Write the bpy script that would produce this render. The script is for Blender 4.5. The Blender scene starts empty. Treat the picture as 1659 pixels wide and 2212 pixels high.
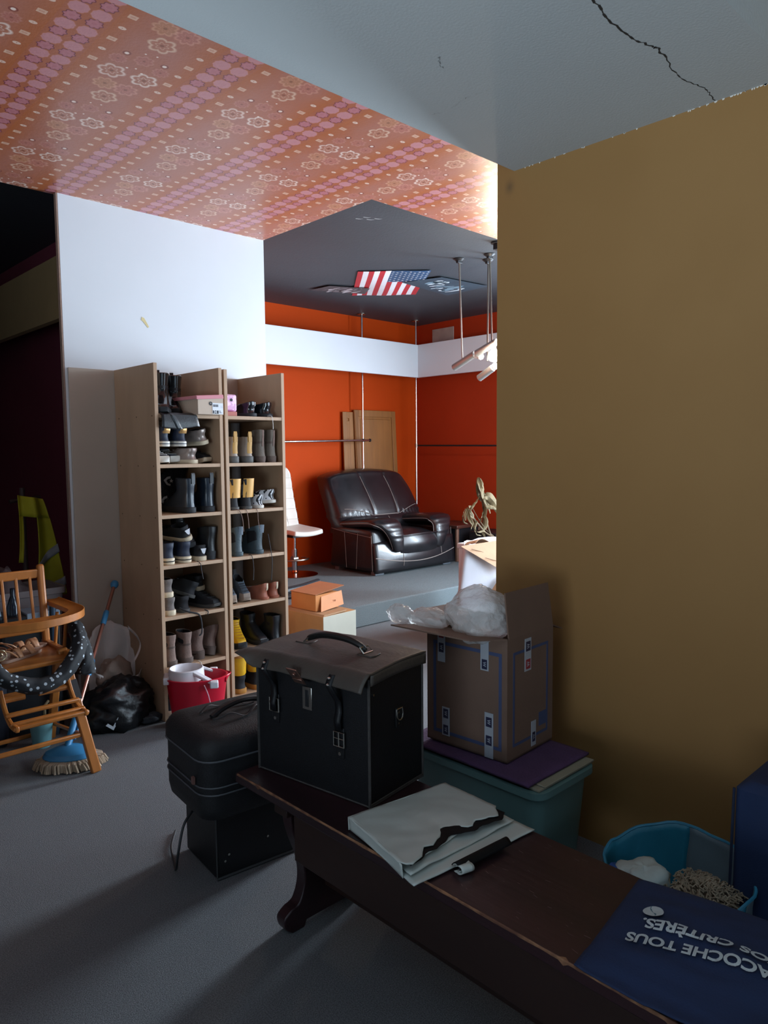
import bpy, bmesh, math, random
from mathutils import Vector, Matrix, noise
random.seed(7)
R = math.radians
sc = bpy.context.scene
C = sc.collection

# ------------------------------------------------------------------ camera
cam_d = bpy.data.cameras.new('camera'); cam = bpy.data.objects.new('camera', cam_d); C.objects.link(cam)
cam_d.sensor_fit = 'HORIZONTAL'; cam_d.sensor_width = 36.0; cam_d.lens = 36.0*1576.73/1659.0
cam_d.clip_start = 0.02; cam_d.clip_end = 100
yaw, pit, rol = R(43.67186), R(4.67604), R(-0.50889)
fw = Vector((math.sin(yaw)*math.cos(pit), math.cos(yaw)*math.cos(pit), -math.sin(pit)))
rt = Vector((math.cos(yaw), -math.sin(yaw), 0)); up = rt.cross(fw)
r2 = math.cos(rol)*rt + math.sin(rol)*up; u2 = -math.sin(rol)*rt + math.cos(rol)*up
mw = Matrix.Identity(4)
for i in range(3):
    mw[i][0] = r2[i]; mw[i][1] = u2[i]; mw[i][2] = -fw[i]
mw[2][3] = 1.5
cam.matrix_world = mw
sc.camera = cam
# ------------------------------------------------------------------ world, lights, exposure
W = bpy.data.worlds.new('world'); sc.world = W; W.use_nodes = True
W.node_tree.nodes['Background'].inputs[0].default_value = (0.55, 0.72, 0.95, 1)
W.node_tree.nodes['Background'].inputs[1].default_value = 1.0
def area(name, loc, target, sx, sy, power, col, spread=180):
    l = bpy.data.lights.new(name, 'AREA'); l.shape = 'RECTANGLE'; l.size = sx; l.size_y = sy
    l.energy = power; l.color = col; l.spread = R(spread)
    o = bpy.data.objects.new(name, l); C.objects.link(o); o.location = loc
    o.rotation_euler = (Vector(target)-Vector(loc)).to_track_quat('-Z', 'Y').to_euler()
    return o
area('daylight_shop_window', (7.28, 2.95, 1.80), (0, 2.95, 1.2), 1.0, 1.9, 375, (0.72, 0.87, 1.0))
area('daylight_front_window', (5.40, .165, 1.55), (5.0, 5, .9), 3.3, 2.3, 215, (0.68, 0.85, 1.0))
area('daylight_rear_window', (1.2, -2.14, 1.5), (1.2, 3, 2.2), 1.8, 1.0, 3, (0.70, 0.87, 1.0), 150)
area('pavement_bounce', (7.22, 2.95, .75), (3.0, 3.9, 3.1), 1.0, .8, 60, (0.74, 0.88, 1.0), 130)
area('left_fill_light', (-2.98, -.1, 1.05), (2.4, 1.1, 5.0), 2.0, 1.5, 84, (0.72, 0.87, 1.0), 92)  # added fill light, aimed up at the beam and ochre wall
sc.view_settings.view_transform = 'Standard'; sc.view_settings.look = 'None'
sc.view_settings.gamma = 1; sc.view_settings.use_curve_mapping = False
sc.view_settings.exposure = 0.0

# ------------------------------------------------------------------ materials
def srgb(c):
    if isinstance(c, str):
        c = [int(c[i:i+2], 16)/255 for i in (0, 2, 4)]
    return [x/12.92 if x <= .04045 else ((x+.055)/1.055)**2.4 for x in c]
MATS = {}
def mat(name, col, rough=.6, var=.12, scale=8, bump=.0, bscale=60, metal=0, coat=0, emit=0, trans=0, spec=.5, stretch=None, col2=None, alpha=1, thr=None, sub=0):
    if name in MATS: return MATS[name]
    m = bpy.data.materials.new(name); m.use_nodes = True; n = m.node_tree.nodes; l = m.node_tree.links
    p = n['Principled BSDF']; c = srgb(col)
    tc = n.new('ShaderNodeTexCoord'); mp = n.new('ShaderNodeMapping'); l.new(tc.outputs['Object'], mp.inputs[0])
    if stretch: mp.inputs['Scale'].default_value = stretch
    nz = n.new('ShaderNodeTexNoise'); nz.inputs['Scale'].default_value = scale; nz.inputs['Detail'].default_value = 5
    l.new(mp.outputs[0], nz.inputs['Vector'])
    cr = n.new('ShaderNodeValToRGB'); l.new(nz.outputs[0], cr.inputs[0])
    c2 = srgb(col2) if col2 else [x*(1+var) for x in c]
    c1 = c if col2 else [x*(1-var) for x in c]
    lo, hi = thr if thr else (.3, .7)
    cr.color_ramp.elements[0].position = lo; cr.color_ramp.elements[1].position = hi
    cr.color_ramp.elements[0].color = (*c1, 1); cr.color_ramp.elements[1].color = (*[min(1, x) for x in c2], 1)
    l.new(cr.outputs[0], p.inputs['Base Color'])
    p.inputs['Roughness'].default_value = rough; p.inputs['Metallic'].default_value = metal
    p.inputs['Coat Weight'].default_value = coat; p.inputs['Specular IOR Level'].default_value = spec
    p.inputs['Transmission Weight'].default_value = trans; p.inputs['Alpha'].default_value = alpha
    if sub: p.inputs['Sheen Weight'].default_value = sub
    if emit:
        p.inputs['Emission Color'].default_value = (*c, 1); p.inputs['Emission Strength'].default_value = emit
    if bump:
        b2 = n.new('ShaderNodeTexNoise'); b2.inputs['Scale'].default_value = bscale; b2.inputs['Detail'].default_value = 6
        l.new(mp.outputs[0], b2.inputs['Vector'])
        bp = n.new('ShaderNodeBump'); bp.inputs['Strength'].default_value = bump; bp.inputs['Distance'].default_value = .01
        l.new(b2.outputs[0], bp.inputs['Height']); l.new(bp.outputs[0], p.inputs['Normal'])
    MATS[name] = m
    return m

# tiny expression language for shader maths
class X:
    nt = None
    def __init__(s, v): s.v = v
def _m(op, *a):
    nd = X.nt.nodes.new('ShaderNodeMath'); nd.operation = op
    for i, q in enumerate(a):
        q = q.v if isinstance(q, X) else q
        if isinstance(q, (int, float)): nd.inputs[i].default_value = q
        else: X.nt.links.new(q, nd.inputs[i])
    return X(nd.outputs[0])
X.__add__ = X.__radd__ = lambda a, b: _m('ADD', a, b)
X.__sub__ = lambda a, b: _m('SUBTRACT', a, b)
X.__rsub__ = lambda a, b: _m('SUBTRACT', b, a)
X.__mul__ = X.__rmul__ = lambda a, b: _m('MULTIPLY', a, b)
X.__truediv__ = lambda a, b: _m('DIVIDE', a, b)
def lt(a, b): return _m('LESS_THAN', a, b)
def gt(a, b): return _m('GREATER_THAN', a, b)
def fmod(a, p): return _m('FLOORED_MODULO', a, p)
def mx(a, b): return _m('MAXIMUM', a, b)
def absx(a): return _m('ABSOLUTE', a)
def hyp(a, b): return _m('SQRT', a*a + b*b)
def atan(a, b): return _m('ARCTAN2', a, b)
def cosx(a): return _m('COSINE', a)
def ring(d, r, w):      # soft ring line
    return _m('SMOOTH_MIN', 1.0, mx(0.0, 1.0 - absx(d - r)/w), .1)
def mixc(fac, a, b):
    nd = X.nt.nodes.new('ShaderNodeMix'); nd.data_type = 'RGBA'; nd.clamp_factor = True
    fi, ai, bi = nd.inputs[0], nd.inputs[6], nd.inputs[7]
    for s, q in ((fi, fac), (ai, a), (bi, b)):
        q = q.v if isinstance(q, X) else q
        if isinstance(q, (int, float)): s.default_value = q
        elif isinstance(q, (list, tuple)): s.default_value = (*q[:3], 1)
        else: X.nt.links.new(q, s)
    return nd.outputs[2]

def wallpaper_mat():
    m = bpy.data.materials.new('wallpaper_orange'); m.use_nodes = True; nt = m.node_tree; X.nt = nt
    p = nt.nodes['Principled BSDF']; geo = nt.nodes.new('ShaderNodeNewGeometry')
    sp = nt.nodes.new('ShaderNodeSeparateXYZ'); nt.links.new(geo.outputs['Position'], sp.inputs[0])
    x, y = X(sp.outputs[0]), X(sp.outputs[1])
    P = .53
    u = fmod(x - 1.0552 + P/2, P) - P/2          # centred on the twin column of medallions
    uf = fmod(x - 1.0552, P)                     # 0..P over the flower band
    nz = nt.nodes.new('ShaderNodeTexNoise'); nz.inputs['Scale'].default_value = 7; nz.inputs['Detail'].default_value = 4
    nt.links.new(geo.outputs['Position'], nz.inputs['Vector']); n = X(nz.outputs[0])
    base = mixc(n*1.0, srgb('ad5e34'), srgb('b66941'))
    mid = _m('SMOOTH_MIN', 1.0, mx(0.0, (.19 - absx(uf - P/2))*9), .2)
    col = mixc(mid*(n*.9 + .25), base, srgb('b07466'))
    # twin medallions
    au = absx(u) - .0375
    sgn = gt(u, 0.0)
    y1 = fmod(y + .002 + sgn*.0, .1225)
    d1 = hyp(au*1.0, y1 - .031); d2 = hyp(au, y1 - .0915)
    a2 = atan(au, y1 - .0915); a1 = atan(au, y1 - .031)
    r1 = .033 + cosx(a1*10)*.0012; r2_ = .027 + cosx(a2*8)*.0028
    strip = lt(absx(u), .08)
    col = mixc(strip*.25, col, srgb('a3635f'))
    col = mixc(lt(d1, r1)*.85, col, srgb('c98a90')); col = mixc(lt(d2, r2_)*.85, col, srgb('ba747e'))
    col = mixc(ring(d2, r2_, .0035)*1.1, col, srgb('6e3040')); col = mixc(ring(d1, r1, .003)*.6, col, srgb('d08a78'))
    col = mixc(ring(d1, .02, .006)*.25, col, srgb('d09090')); col = mixc(ring(d2, .013, .005)*.3, col, srgb('c98a8c'))
    # white little motifs in columns
    b = absx(u) - .117
    y2 = fmod(y - 2.416 + .0415, .168)
    r = lt(absx(b), .016)*lt(absx(y2 - .0415), .012)
    ri = lt(absx(b), .009)*lt(absx(y2 - .0415), .005)
    col = mixc(r*.8, col, srgb('e3b9a0')); col = mixc(ri*.45, col, srgb('bd7560'))
    bb = lt(hyp(b, (y2 - .1255)*1.5), .014)*gt(absx(b) + absx(y2 - .1255)*.6, .0022)
    col = mixc(bb*.8, col, srgb('ecccba'))
    # flowers, one group per repeat
    yc = lambda c: fmod(y - c + .25, .5) - .25
    ink = None
    def flower(fx, fy, r, petals, colr, inner, k):
        nonlocal col
        dx = uf - fx; dy = yc(fy)
        d = hyp(dx, dy); a = atan(dy, dx)
        rr = absx(cosx(a*(petals/2)))*(r*.30) + r*.72
        col = mixc(lt(d, rr)*.55*k, col, srgb(inner))
        col = mixc(ring(d, rr, r*.20)*k, col, srgb(colr))
        col = mixc(ring(d, cosx(a*petals)*(r*.1) + r*.42, r*.09)*.6*k, col, srgb(colr))
        col = mixc(lt(d, r*.16)*.7*k, col, srgb('6b3a2a'))
    Q = .5
    flower(.206, 2.793 % Q, .047, 6, 'f0d2c4', 'b5765e', .85)
    flower(.331, 2.785 % Q, .047, 6, 'f2d8ca', 'b5765e', .9)
    flower(.268, 3.010 % Q, .047, 6, 'e8c3aa', 'b5765e', .8)
    flower(.226, 2.903 % Q, .043, 8, 'd9a084', 'c08a62', .7)
    flower(.310, 2.903 % Q, .043, 8, 'd79a86', 'b9716a', .7)
    flower(.186, 2.692 % Q, .030, 10, 'c88a7c', 'b36a66', .7)
    flower(.351, 2.688 % Q, .030, 10, 'c88a7c', 'b36a66', .7)
    flower(.268, 2.650 % Q, .034, 7, 'cb9080', 'b36a66', .6)
    for fx, fy, s in ((.196, 2.638, .008), (.341, 2.635, .008), (.268, 2.72, .004), (.25, 2.60, .004), (.29, 2.59, .004), (.24, 2.735, .005), (.30, 2.74, .005)):
        d = hyp(uf - fx, yc(fy % Q))
        if s > .006: col = mixc(ring(d, s*1.6, .004)*.8, col, srgb('6e2c30'))
        col = mixc(lt(d, s), col, srgb('efd5c8'))
    nt.links.new(col, p.inputs['Base Color'])
    p.inputs['Roughness'].default_value = .36; p.inputs['Specular IOR Level'].default_value = .55
    b2 = nt.nodes.new('ShaderNodeTexNoise'); b2.inputs['Scale'].default_value = 90
    bp = nt.nodes.new('ShaderNodeBump'); bp.inputs['Strength'].default_value = .06; bp.inputs['Distance'].default_value = .01
    nt.links.new(geo.outputs['Position'], b2.inputs['Vector'])
    nt.links.new(b2.outputs[0], bp.inputs['Height']); nt.links.new(bp.outputs[0], p.inputs['Normal'])
    return m

def emblem_mat(name, base, fn, rough=.6):
    """object-space pattern material; fn(x,y,z,col)->col socket"""
    if name in MATS: return MATS[name]
    m = bpy.data.materials.new(name); m.use_nodes = True; nt = m.node_tree; X.nt = nt
    p = nt.nodes['Principled BSDF']; tc = nt.nodes.new('ShaderNodeTexCoord')
    sp = nt.nodes.new('ShaderNodeSeparateXYZ'); nt.links.new(tc.outputs['Object'], sp.inputs[0])
    col = fn(X(sp.outputs[0]), X(sp.outputs[1]), X(sp.outputs[2]), srgb(base), tc)
    nt.links.new(col, p.inputs['Base Color']); p.inputs['Roughness'].default_value = rough
    MATS[name] = m
    return m

# ------------------------------------------------------------------ mesh helpers
class B:
    def __init__(s): s.v = []; s.f = []; s.m = []; s.mi = 0; s.M = None
    def _add(s, vs, fs):
        o = len(s.v)
        if s.M is not None: vs = [s.M @ Vector(q) for q in vs]
        s.v += [tuple(q) for q in vs]; s.f += [tuple(i+o for i in f) for f in fs]; s.m += [s.mi]*len(fs)
        return s
    def box(s, x0, y0, z0, x1, y1, z1, M=None):
        vs = [Vector((x, y, z)) for x in (x0, x1) for y in (y0, y1) for z in (z0, z1)]
        if M is not None: vs = [M @ v for v in vs]
        return s._add(vs, [(0,1,3,2),(4,6,7,5),(0,4,5,1),(2,3,7,6),(0,2,6,4),(1,5,7,3)])
    def bar(s, a, b, w, d, roll=0):
        a = Vector(a); b = Vector(b); z = (b-a).normalized()
        x = z.cross(Vector((0, 1, 0)) if abs(z.y) < .9 else Vector((1, 0, 0))).normalized()
        y = z.cross(x)
        if roll: x, y = x*math.cos(roll)+y*math.sin(roll), y*math.cos(roll)-x*math.sin(roll)
        vs = [p + x*i*w/2 + y*j*d/2 for i in (-1, 1) for j in (-1, 1) for p in (a, b)]
        return s._add(vs, [(0,1,3,2),(4,6,7,5),(0,4,5,1),(2,3,7,6),(0,2,6,4),(1,5,7,3)])
    def loft(s, rings, cap0=True, cap1=True, closed=True):
        n = len(rings[0]); vs = [p for r in rings for p in r]; fs = []
        for i in range(len(rings)-1):
            for j in range(n if closed else n-1):
                k = (j+1) % n
                fs.append((i*n+j, i*n+k, (i+1)*n+k, (i+1)*n+j))
        if cap0: fs.append(tuple(range(n-1, -1, -1)))
        if cap1: fs.append(tuple((len(rings)-1)*n+j for j in range(n)))
        return s._add(vs, fs)
    def tube(s, pts, r, n=8, caps=True):
        pts = [Vector(p) for p in pts]; rs = r if isinstance(r, (list, tuple)) else [r]*len(pts)
        rings = []; pv = None
        for i, p in enumerate(pts):
            t = (pts[min(i+1, len(pts)-1)] - pts[max(i-1, 0)]).normalized()
            if pv is None: pv = t.cross(Vector((0, 0, 1)) if abs(t.z) < .9 else Vector((1, 0, 0))).normalized()
            else: pv = (pv - t*pv.dot(t)).normalized()
            w = t.cross(pv)
            rings.append([p + (pv*math.cos(2*math.pi*k/n) + w*math.sin(2*math.pi*k/n))*rs[i] for k in range(n)])
        return s.loft(rings, caps, caps)
    def lathe(s, prof, c=(0, 0, 0), n=24, sx=1, sy=1, caps=(True, True)):
        rings = [[(c[0]+r*sx*math.cos(2*math.pi*k/n), c[1]+r*sy*math.sin(2*math.pi*k/n), c[2]+z) for k in range(n)] for r, z in prof]
        return s.loft(rings, *caps)
    def grid(s, fn, nu, nv):
        vs = [fn(i/nu, j/nv) for i in range(nu+1) for j in range(nv+1)]
        return s._add(vs, [(i*(nv+1)+j, (i+1)*(nv+1)+j, (i+1)*(nv+1)+j+1, i*(nv+1)+j+1) for i in range(nu) for j in range(nv)])
    def poly(s, pts): return s._add(pts, [tuple(range(len(pts)))])
    def prism(s, pts, d):      # extrude polygon by vector d
        d = Vector(d); n = len(pts); a = [Vector(p) for p in pts]
        return s._add(a + [p+d for p in a], [tuple(range(n-1, -1, -1)), tuple(range(n, 2*n))] + [(i, (i+1) % n, (i+1) % n+n, i+n) for i in range(n)])
def smooth(pts, k=6):
    """Catmull-Rom through pts"""
    pts = [Vector(p) for p in pts]; out = []
    for i in range(len(pts)-1):
        a, b, c, d = pts[max(i-1, 0)], pts[i], pts[i+1], pts[min(i+2, len(pts)-1)]
        for j in range(k):
            t = j/k
            out.append(.5*((2*b) + (c-a)*t + (2*a-5*b+4*c-d)*t*t + (3*b-3*c+d-a)*t**3))
    out.append(pts[-1]); return out
def obj(name, b, m, parent=None, bevel=0, sm=True, sub=0, solid=0, world=True, seg=2, label=None, so=-1, ang=35):
    me = bpy.data.meshes.new(name); vs = b.v
    if parent is not None and world:
        inv = parent.matrix_basis.inverted(); q = parent
        while q.parent is not None: q = q.parent; inv = inv @ q.matrix_basis.inverted()
        vs = [tuple(inv @ Vector(v)) for v in vs]
    me.from_pydata(vs, [], b.f); me.update()
    bm = bmesh.new(); bm.from_mesh(me); bmesh.ops.recalc_face_normals(bm, faces=bm.faces); bm.to_mesh(me); bm.free()
    ms = m if isinstance(m, (list, tuple)) else [m]
    for q in ms: me.materials.append(q)
    if len(ms) > 1: me.polygons.foreach_set('material_index', b.m)
    o = bpy.data.objects.new(name, me); C.objects.link(o)
    if parent is not None: o.parent = parent
    if sm:
        me.polygons.foreach_set('use_smooth', [True]*len(me.polygons))
        try: me.set_sharp_from_angle(angle=R(ang))
        except Exception: pass
    if solid:
        q = o.modifiers.new('solid', 'SOLIDIFY'); q.thickness = solid; q.offset = so
    if bevel:
        q = o.modifiers.new('bevel', 'BEVEL'); q.width = bevel; q.segments = seg; q.limit_method = 'ANGLE'; q.angle_limit = R(40)
    if sub:
        q = o.modifiers.new('sub', 'SUBSURF'); q.levels = sub; q.render_levels = sub
    if label: o['label'] = label
    return o
def thing(name, label, cat, loc=(0, 0, 0), rz=0, group=None):
    o = bpy.data.objects.new(name, None); C.objects.link(o); o.empty_display_size = .05
    o.location = loc; o.rotation_euler = (0, 0, rz); o['label'] = label; o['category'] = cat
    o.matrix_basis = Matrix.Translation(Vector(loc)) @ Matrix.Rotation(rz, 4, 'Z')
    if group: o['group'] = group
    return o
def tag(o, label, cat, group=None):
    o['label'] = label; o['category'] = cat
    if group: o['group'] = group
    return o
def struct(name, b, m, **k):
    o = obj(name, b, m, **k); o['kind'] = 'structure'; return o
def nz3(p, s=1.0): return noise.noise(Vector(p)*s)
def text_mesh(name, body, size, m, parent, M, ext=.0004, offset=0, spacing=1, shear=0):
    cu = bpy.data.curves.new(name, 'FONT'); cu.body = body; cu.size = size; cu.extrude = ext; cu.offset = offset
    cu.space_character = spacing; cu.shear = shear; cu.align_x = 'LEFT'
    t = bpy.data.objects.new('tmp', cu); C.objects.link(t)
    dg = bpy.context.evaluated_depsgraph_get(); me = bpy.data.meshes.new_from_object(t.evaluated_get(dg))
    bpy.data.objects.remove(t); me.name = name; me.transform(M)
    me.materials.clear(); me.materials.append(m)
    o = bpy.data.objects.new(name, me); C.objects.link(o); o.parent = parent
    return o

#@@SETTING

M_ceil_grey = mat('ceiling_grey_paint', 'b9c0c2', .7, .03, 1.5, .08, 120)
M_yellow = mat('ochre_wallpaper', '94693a', .75, .05, 2.5, .25, 160, col2='937349')
M_white = mat('white_lacquered_board', 'cfd3d8', .5, .02, 2)
M_beige = mat('beige_board', 'b3a698', .6, .04, 3, .05, 80)
M_black_ceil = mat('black_ceiling_paint', '373c42', .55, .06, 3, .15, 60)
M_orange = mat('orange_wall_paint', 'b23c02', .7, .04, 2, .06, 90, spec=.15)
M_maroon = mat('maroon_wall_paint', '7a3344', .8, .08, 2, .05, 60)
M_carpet = mat('grey_carpet', '525457', .95, .3, 260, .6, 350, col2='77797c', thr=(.35, .65))
M_carpet_stage = mat('blue_grey_carpet', '545d60', .95, .3, 260, .6, 350, col2='757f82', thr=(.35, .65))
M_plain = mat('plain_wall_paint', '8d8a86', .8, .03, 2)
M_edge = mat('chipboard_edge', '8d7568', .8, .1, 60)

struct('floor', B().box(-3, -2.3, -.1, 7.4, 8.2, 0), M_carpet, sm=False)
# raised stage with the step the armchair stands on
struct('trim_1', B().box(2.97, 4.608, 0, 7.12, 6.8, .19), M_carpet_stage, bevel=.012)
# ceilings
struct('ceiling', B().box(-3, 1.79, 2.95, 2.95, 4.30, 3.05).box(2.95, 1.79, 2.95, 7.2, 3.17, 3.05), wallpaper_mat(), sm=False)
struct('ceiling_black', B().box(2.95, 3.17, 3.16, 7.3, 6.95, 3.26).box(-3, 4.30, 3.16, 2.95, 8.2, 3.26)
    .box(2.95, 3.17, 3.05, 7.2, 3.19, 3.16).box(2.93, 3.17, 3.05, 2.95, 4.3, 3.16).box(-3, 4.3, 3.05, 2.95, 4.32, 3.16), M_black_ceil, sm=False)
struct('ceiling_near', B().box(-3, -2.3, 2.95, 2.435, .78, 3.05), M_ceil_grey, sm=False)
# dropped beam across the near room, its underside fills the top of the picture
beam = struct('trim_2', B().box(-3, .78, 2.60, 2.435, 1.79, 2.95), M_ceil_grey, sm=False)
def crack(pts, w, zz):
    rng = random.Random(3); out = []; L = smooth(pts, 10)
    for i, p in enumerate(L):
        out.append((p.x + rng.uniform(-.004, .004), p.y + rng.uniform(-.004, .004), zz))
    b = B()
    for i in range(len(out)-1):
        ww = w*(.5 + .8*abs(math.sin(i*1.7)))*(1 if i < len(out)*.6 else .6)
        a, c = out[i], out[i+1]
        b._add([(a[0], a[1]-ww/2, zz), (c[0], c[1]-ww/2, zz), (c[0], c[1]+ww/2, zz), (a[0], a[1]+ww/2, zz)], [(0, 1, 2, 3)])
    return b
M_crack = mat('crack_shadow_gap', '2e2a26', .9)
obj('crack', crack([(1.45, 1.005, 0), (1.67, 1.003, 0), (1.85, 1.02, 0), (1.98, 1.0, 0), (2.02, .995, 0), (2.2, 1.02, 0), (2.33, 1.0, 0), (2.425, 1.012, 0)], .0055, 2.5993), M_crack, beam, sm=False)
M_scuff = mat('ceiling_scuff', '7d8284', .8)
for pts_, w_ in (([(1.595, 1.429, 0), (1.612, 1.448, 0), (1.645, 1.463, 0)], .003), ([(1.839, 1.684, 0), (1.85, 1.617, 0), (1.832, 1.524, 0), (1.845, 1.446, 0)], .0018)):
    obj('scuff', crack(pts_, w_, 2.5994), M_scuff, beam, sm=False)
# ochre wall on the right with its free end, chips of plaster along the top
wall_r = struct('wall_right', B().box(2.435, -2.3, 0, 2.50, 1.79, 2.60).box(2.435, 1.79, 0, 2.50, 1.872, 2.95).box(2.436, -2.3, 2.6, 2.50, 1.789, 3.05), M_yellow, sm=False)
rng = random.Random(5); b = B()
for i in range(34):
    y = rng.choice([rng.uniform(.86, 1.1), rng.uniform(.8, 1.75)]); w = rng.uniform(.003, .012); h = rng.uniform(.002, .006)
    b.prism([(2.4345, y-w/2, 2.6), (2.4345, y+w/2, 2.6), (2.4345, y+w/3, 2.6-h), (2.4345, y-w/4, 2.6-h*.8)], (-.0012, 0, 0))
o = obj('plaster_chips', b, mat('plaster_white', 'cfc9be', .9), wall_r, sm=False); o['kind'] = 'stuff'
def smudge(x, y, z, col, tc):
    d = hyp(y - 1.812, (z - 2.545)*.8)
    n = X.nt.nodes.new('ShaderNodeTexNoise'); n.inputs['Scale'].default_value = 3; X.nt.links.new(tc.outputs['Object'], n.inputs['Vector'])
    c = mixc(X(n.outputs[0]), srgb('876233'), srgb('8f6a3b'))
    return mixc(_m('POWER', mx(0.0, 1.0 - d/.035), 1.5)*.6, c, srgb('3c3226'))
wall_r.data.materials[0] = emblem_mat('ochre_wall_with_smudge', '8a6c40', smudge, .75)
# walls behind what the eye sees
struct('wall_back', B().box(2.97, 6.8, 0, 7.3, 6.95, 3.16), M_orange, sm=False)
struct('wall_far_right', B().box(7.12, 3.62, 0, 7.3, 6.8, 3.16).box(7.12, .3, 0, 7.3, 2.28, 3.16).box(7.12, 2.28, 2.78, 7.3, 3.62, 3.16).box(7.12, 2.28, 0, 7.3, 3.62, .32), mat('shaded_orange_wall_paint', 'a23211', .7, .04, 2, .06, 90, spec=.2), sm=False)  # same orange paint, its shade put into the colour as a deeper red
struct('wall_front', B().box(2.5, .15, 0, 3.70, .3, 3.16).box(7.1, .15, 0, 7.3, .3, 3.16).box(3.70, .15, 0, 7.1, .3, .35).box(3.70, .15, 2.75, 7.1, .3, 3.16), M_plain, sm=False)
struct('wall_left', B().box(-3.15, -2.3, 0, -3, -1.2, 3.26).box(-3.15, 1.0, 0, -3, 8.2, 3.26).box(-3.15, -1.2, 0, -3, 1.0, .2).box(-3.15, -1.2, 1.95, -3, 1.0, 3.26), M_plain, sm=False)
struct('wall_rear', B().box(-3, -2.3, 0, .3, -2.15, 3.05).box(2.1, -2.3, 0, 2.5, -2.15, 3.05).box(.3, -2.3, 0, 2.1, -2.15, 1.0).box(.3, -2.3, 2.0, 2.1, -2.15, 3.05), M_plain, sm=False)
struct('ceiling_side', B().box(2.5, .15, 2.95, 7.3, 1.79, 3.05), M_white, sm=False)
# shop window (behind the ochre wall), front window and added left window frames
w = struct('window_1', B().box(7.13, 2.28, .32, 7.2, 2.34, 2.78).box(7.13, 3.56, .32, 7.2, 3.62, 2.78).box(7.13, 2.34, .32, 7.2, 3.56, .38).box(7.13, 2.34, 2.72, 7.2, 3.56, 2.78), mat('window_frame_metal', 'b8bcc0', .4, metal=.6), bevel=.004)
w = struct('window_3', B().box(3.70, .18, .35, 3.76, .26, 2.75).box(7.04, .18, .35, 7.1, .26, 2.75).box(5.38, .18, .41, 5.43, .26, 2.69).box(3.76, .18, .35, 7.04, .26, .41).box(3.76, .18, 2.69, 7.04, .26, 2.75), mat('window_frame_metal', 'b8bcc0', .4, metal=.6), bevel=.004)
w = struct('added_window_2', B().box(-3.12, -1.2, .2, -3.04, -1.14, 1.95).box(-3.12, .94, .2, -3.04, 1.0, 1.95).box(-3.12, -1.14, .2, -3.04, .94, .26).box(-3.12, -1.14, 1.89, -3.04, .94, 1.95), M_white, bevel=.004)  # unseen window added to house the left fill light
# the white partition with the beige lower boards
part = struct('wall_partition', B().box(1.585, 4.262, 0, 2.952, 4.29, 2.95), [M_white], sm=False)
obj('end_edge', B().box(1.577, 4.262, 0, 1.586, 4.292, 2.95), M_edge, part, sm=False)
for x0, x1 in ((1.60, 2.275), (2.277, 2.952)):
    obj('beige_board', B().box(x0, 4.250, 0, x1, 4.262, 1.995), M_beige, part, bevel=.002)
b = B()
b.prism([(2.055, 4.2615, 2.33), (2.07, 4.2615, 2.325), (2.085, 4.2615, 2.30), (2.10, 4.2615, 2.275), (2.092, 4.2615, 2.268), (2.075, 4.2615, 2.288), (2.06, 4.2615, 2.305), (2.05, 4.2615, 2.31)], (0, -.001, 0))
obj('glue_stain', b, mat('dried_glue', 'cdbd8a', .6), part, sm=False)
obj('lit_back_column', B().tube([(2.655, 4.205, .035), (2.655, 4.205, 1.70)], .030, 16), mat('lit_back_grey', 'a9adb3', .4), part)  # grey column added in place of the lit back board behind the rack
struct('wall_alcove', B().box(2.62, 4.30, 0, 2.93, 8.2, 3.16).box(2.93, 4.30, 0, 2.97, 6.8, 3.16), M_orange, sm=False)
# dark room on the left
struct('wall_dark', B().box(2.20, 4.30, 0, 2.62, 8.2, 3.16).box(-3, 8.05, 0, 2.2, 8.2, 3.16), M_maroon, sm=False)
struct('trim_3', B().box(1.78, 4.30, 2.37, 1.83, 7.6, 2.76).box(-3, 7.55, 2.37, 1.78, 7.6, 2.76), mat('dark_room_valance', '8a7350', .7, .05), bevel=.003)
# white valance in the orange alcove
struct('trim_4', B().box(2.97, 6.40, 2.43, 6.74, 6.43, 2.835).box(6.72, 3.6, 2.43, 6.75, 6.43, 2.835), M_white, bevel=.003)

#@@ALCOVE
M_chrome = mat('chrome', 'c9c9cb', .18, .03, metal=1)
M_steel = mat('brushed_steel', 'a89f94', .32, .06, 20, metal=1)
M_blk = mat('black_plastic', '15161a', .45, .2)
M_dark = mat('dark_metal', '2c2d30', .4, .1, metal=.5)
# clothes rail posts and bars
for (x, y, lab) in ((5.988, 6.632, 'chrome clothes rail post in front of the leaning wooden doors'), (6.816, 6.526, 'chrome clothes rail post in the corner of the orange walls')):
    t = thing('rail_post', lab, 'post', (x, y, .19), 0, 'clothes rail posts')
    obj('pole', B().tube([(x, y, .20), (x, y, 3.15)], .0125, 12), M_chrome, t)
    obj('ceiling_flange', B().lathe([(.0, .0), (.05, .0), (.05, -.008), (.02, -.014), (.0, -.014)][::-1], (x, y, 3.16), 20), M_steel, t)
    obj('floor_flange', B().lathe([(.0, 0), (.045, 0), (.045, .008), (.0, .012)], (x, y, .19), 20), M_steel, t)
t = thing('hanging_rail', 'chrome hanging rail crossing the orange wall left of the armchair back', 'clothes rail', (5.5, 6.60, 1.63))
obj('bar', B().tube([(4.55, 6.605, 1.623), (6.075, 6.605, 1.648)], .013, 12), M_chrome, t)
obj('end_cap', B().tube([(6.07, 6.605, 1.648), (6.085, 6.605, 1.648)], .019, 12), M_dark, t)
obj('clamp', B().tube([(5.988, 6.625, 1.628), (5.988, 6.625, 1.668)], .019, 12), M_dark, t)
t = thing('hanging_rail', 'thin dark hanging rail along the right orange wall above the dried plant', 'clothes rail', (6.816, 5.6, 1.575))
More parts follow.
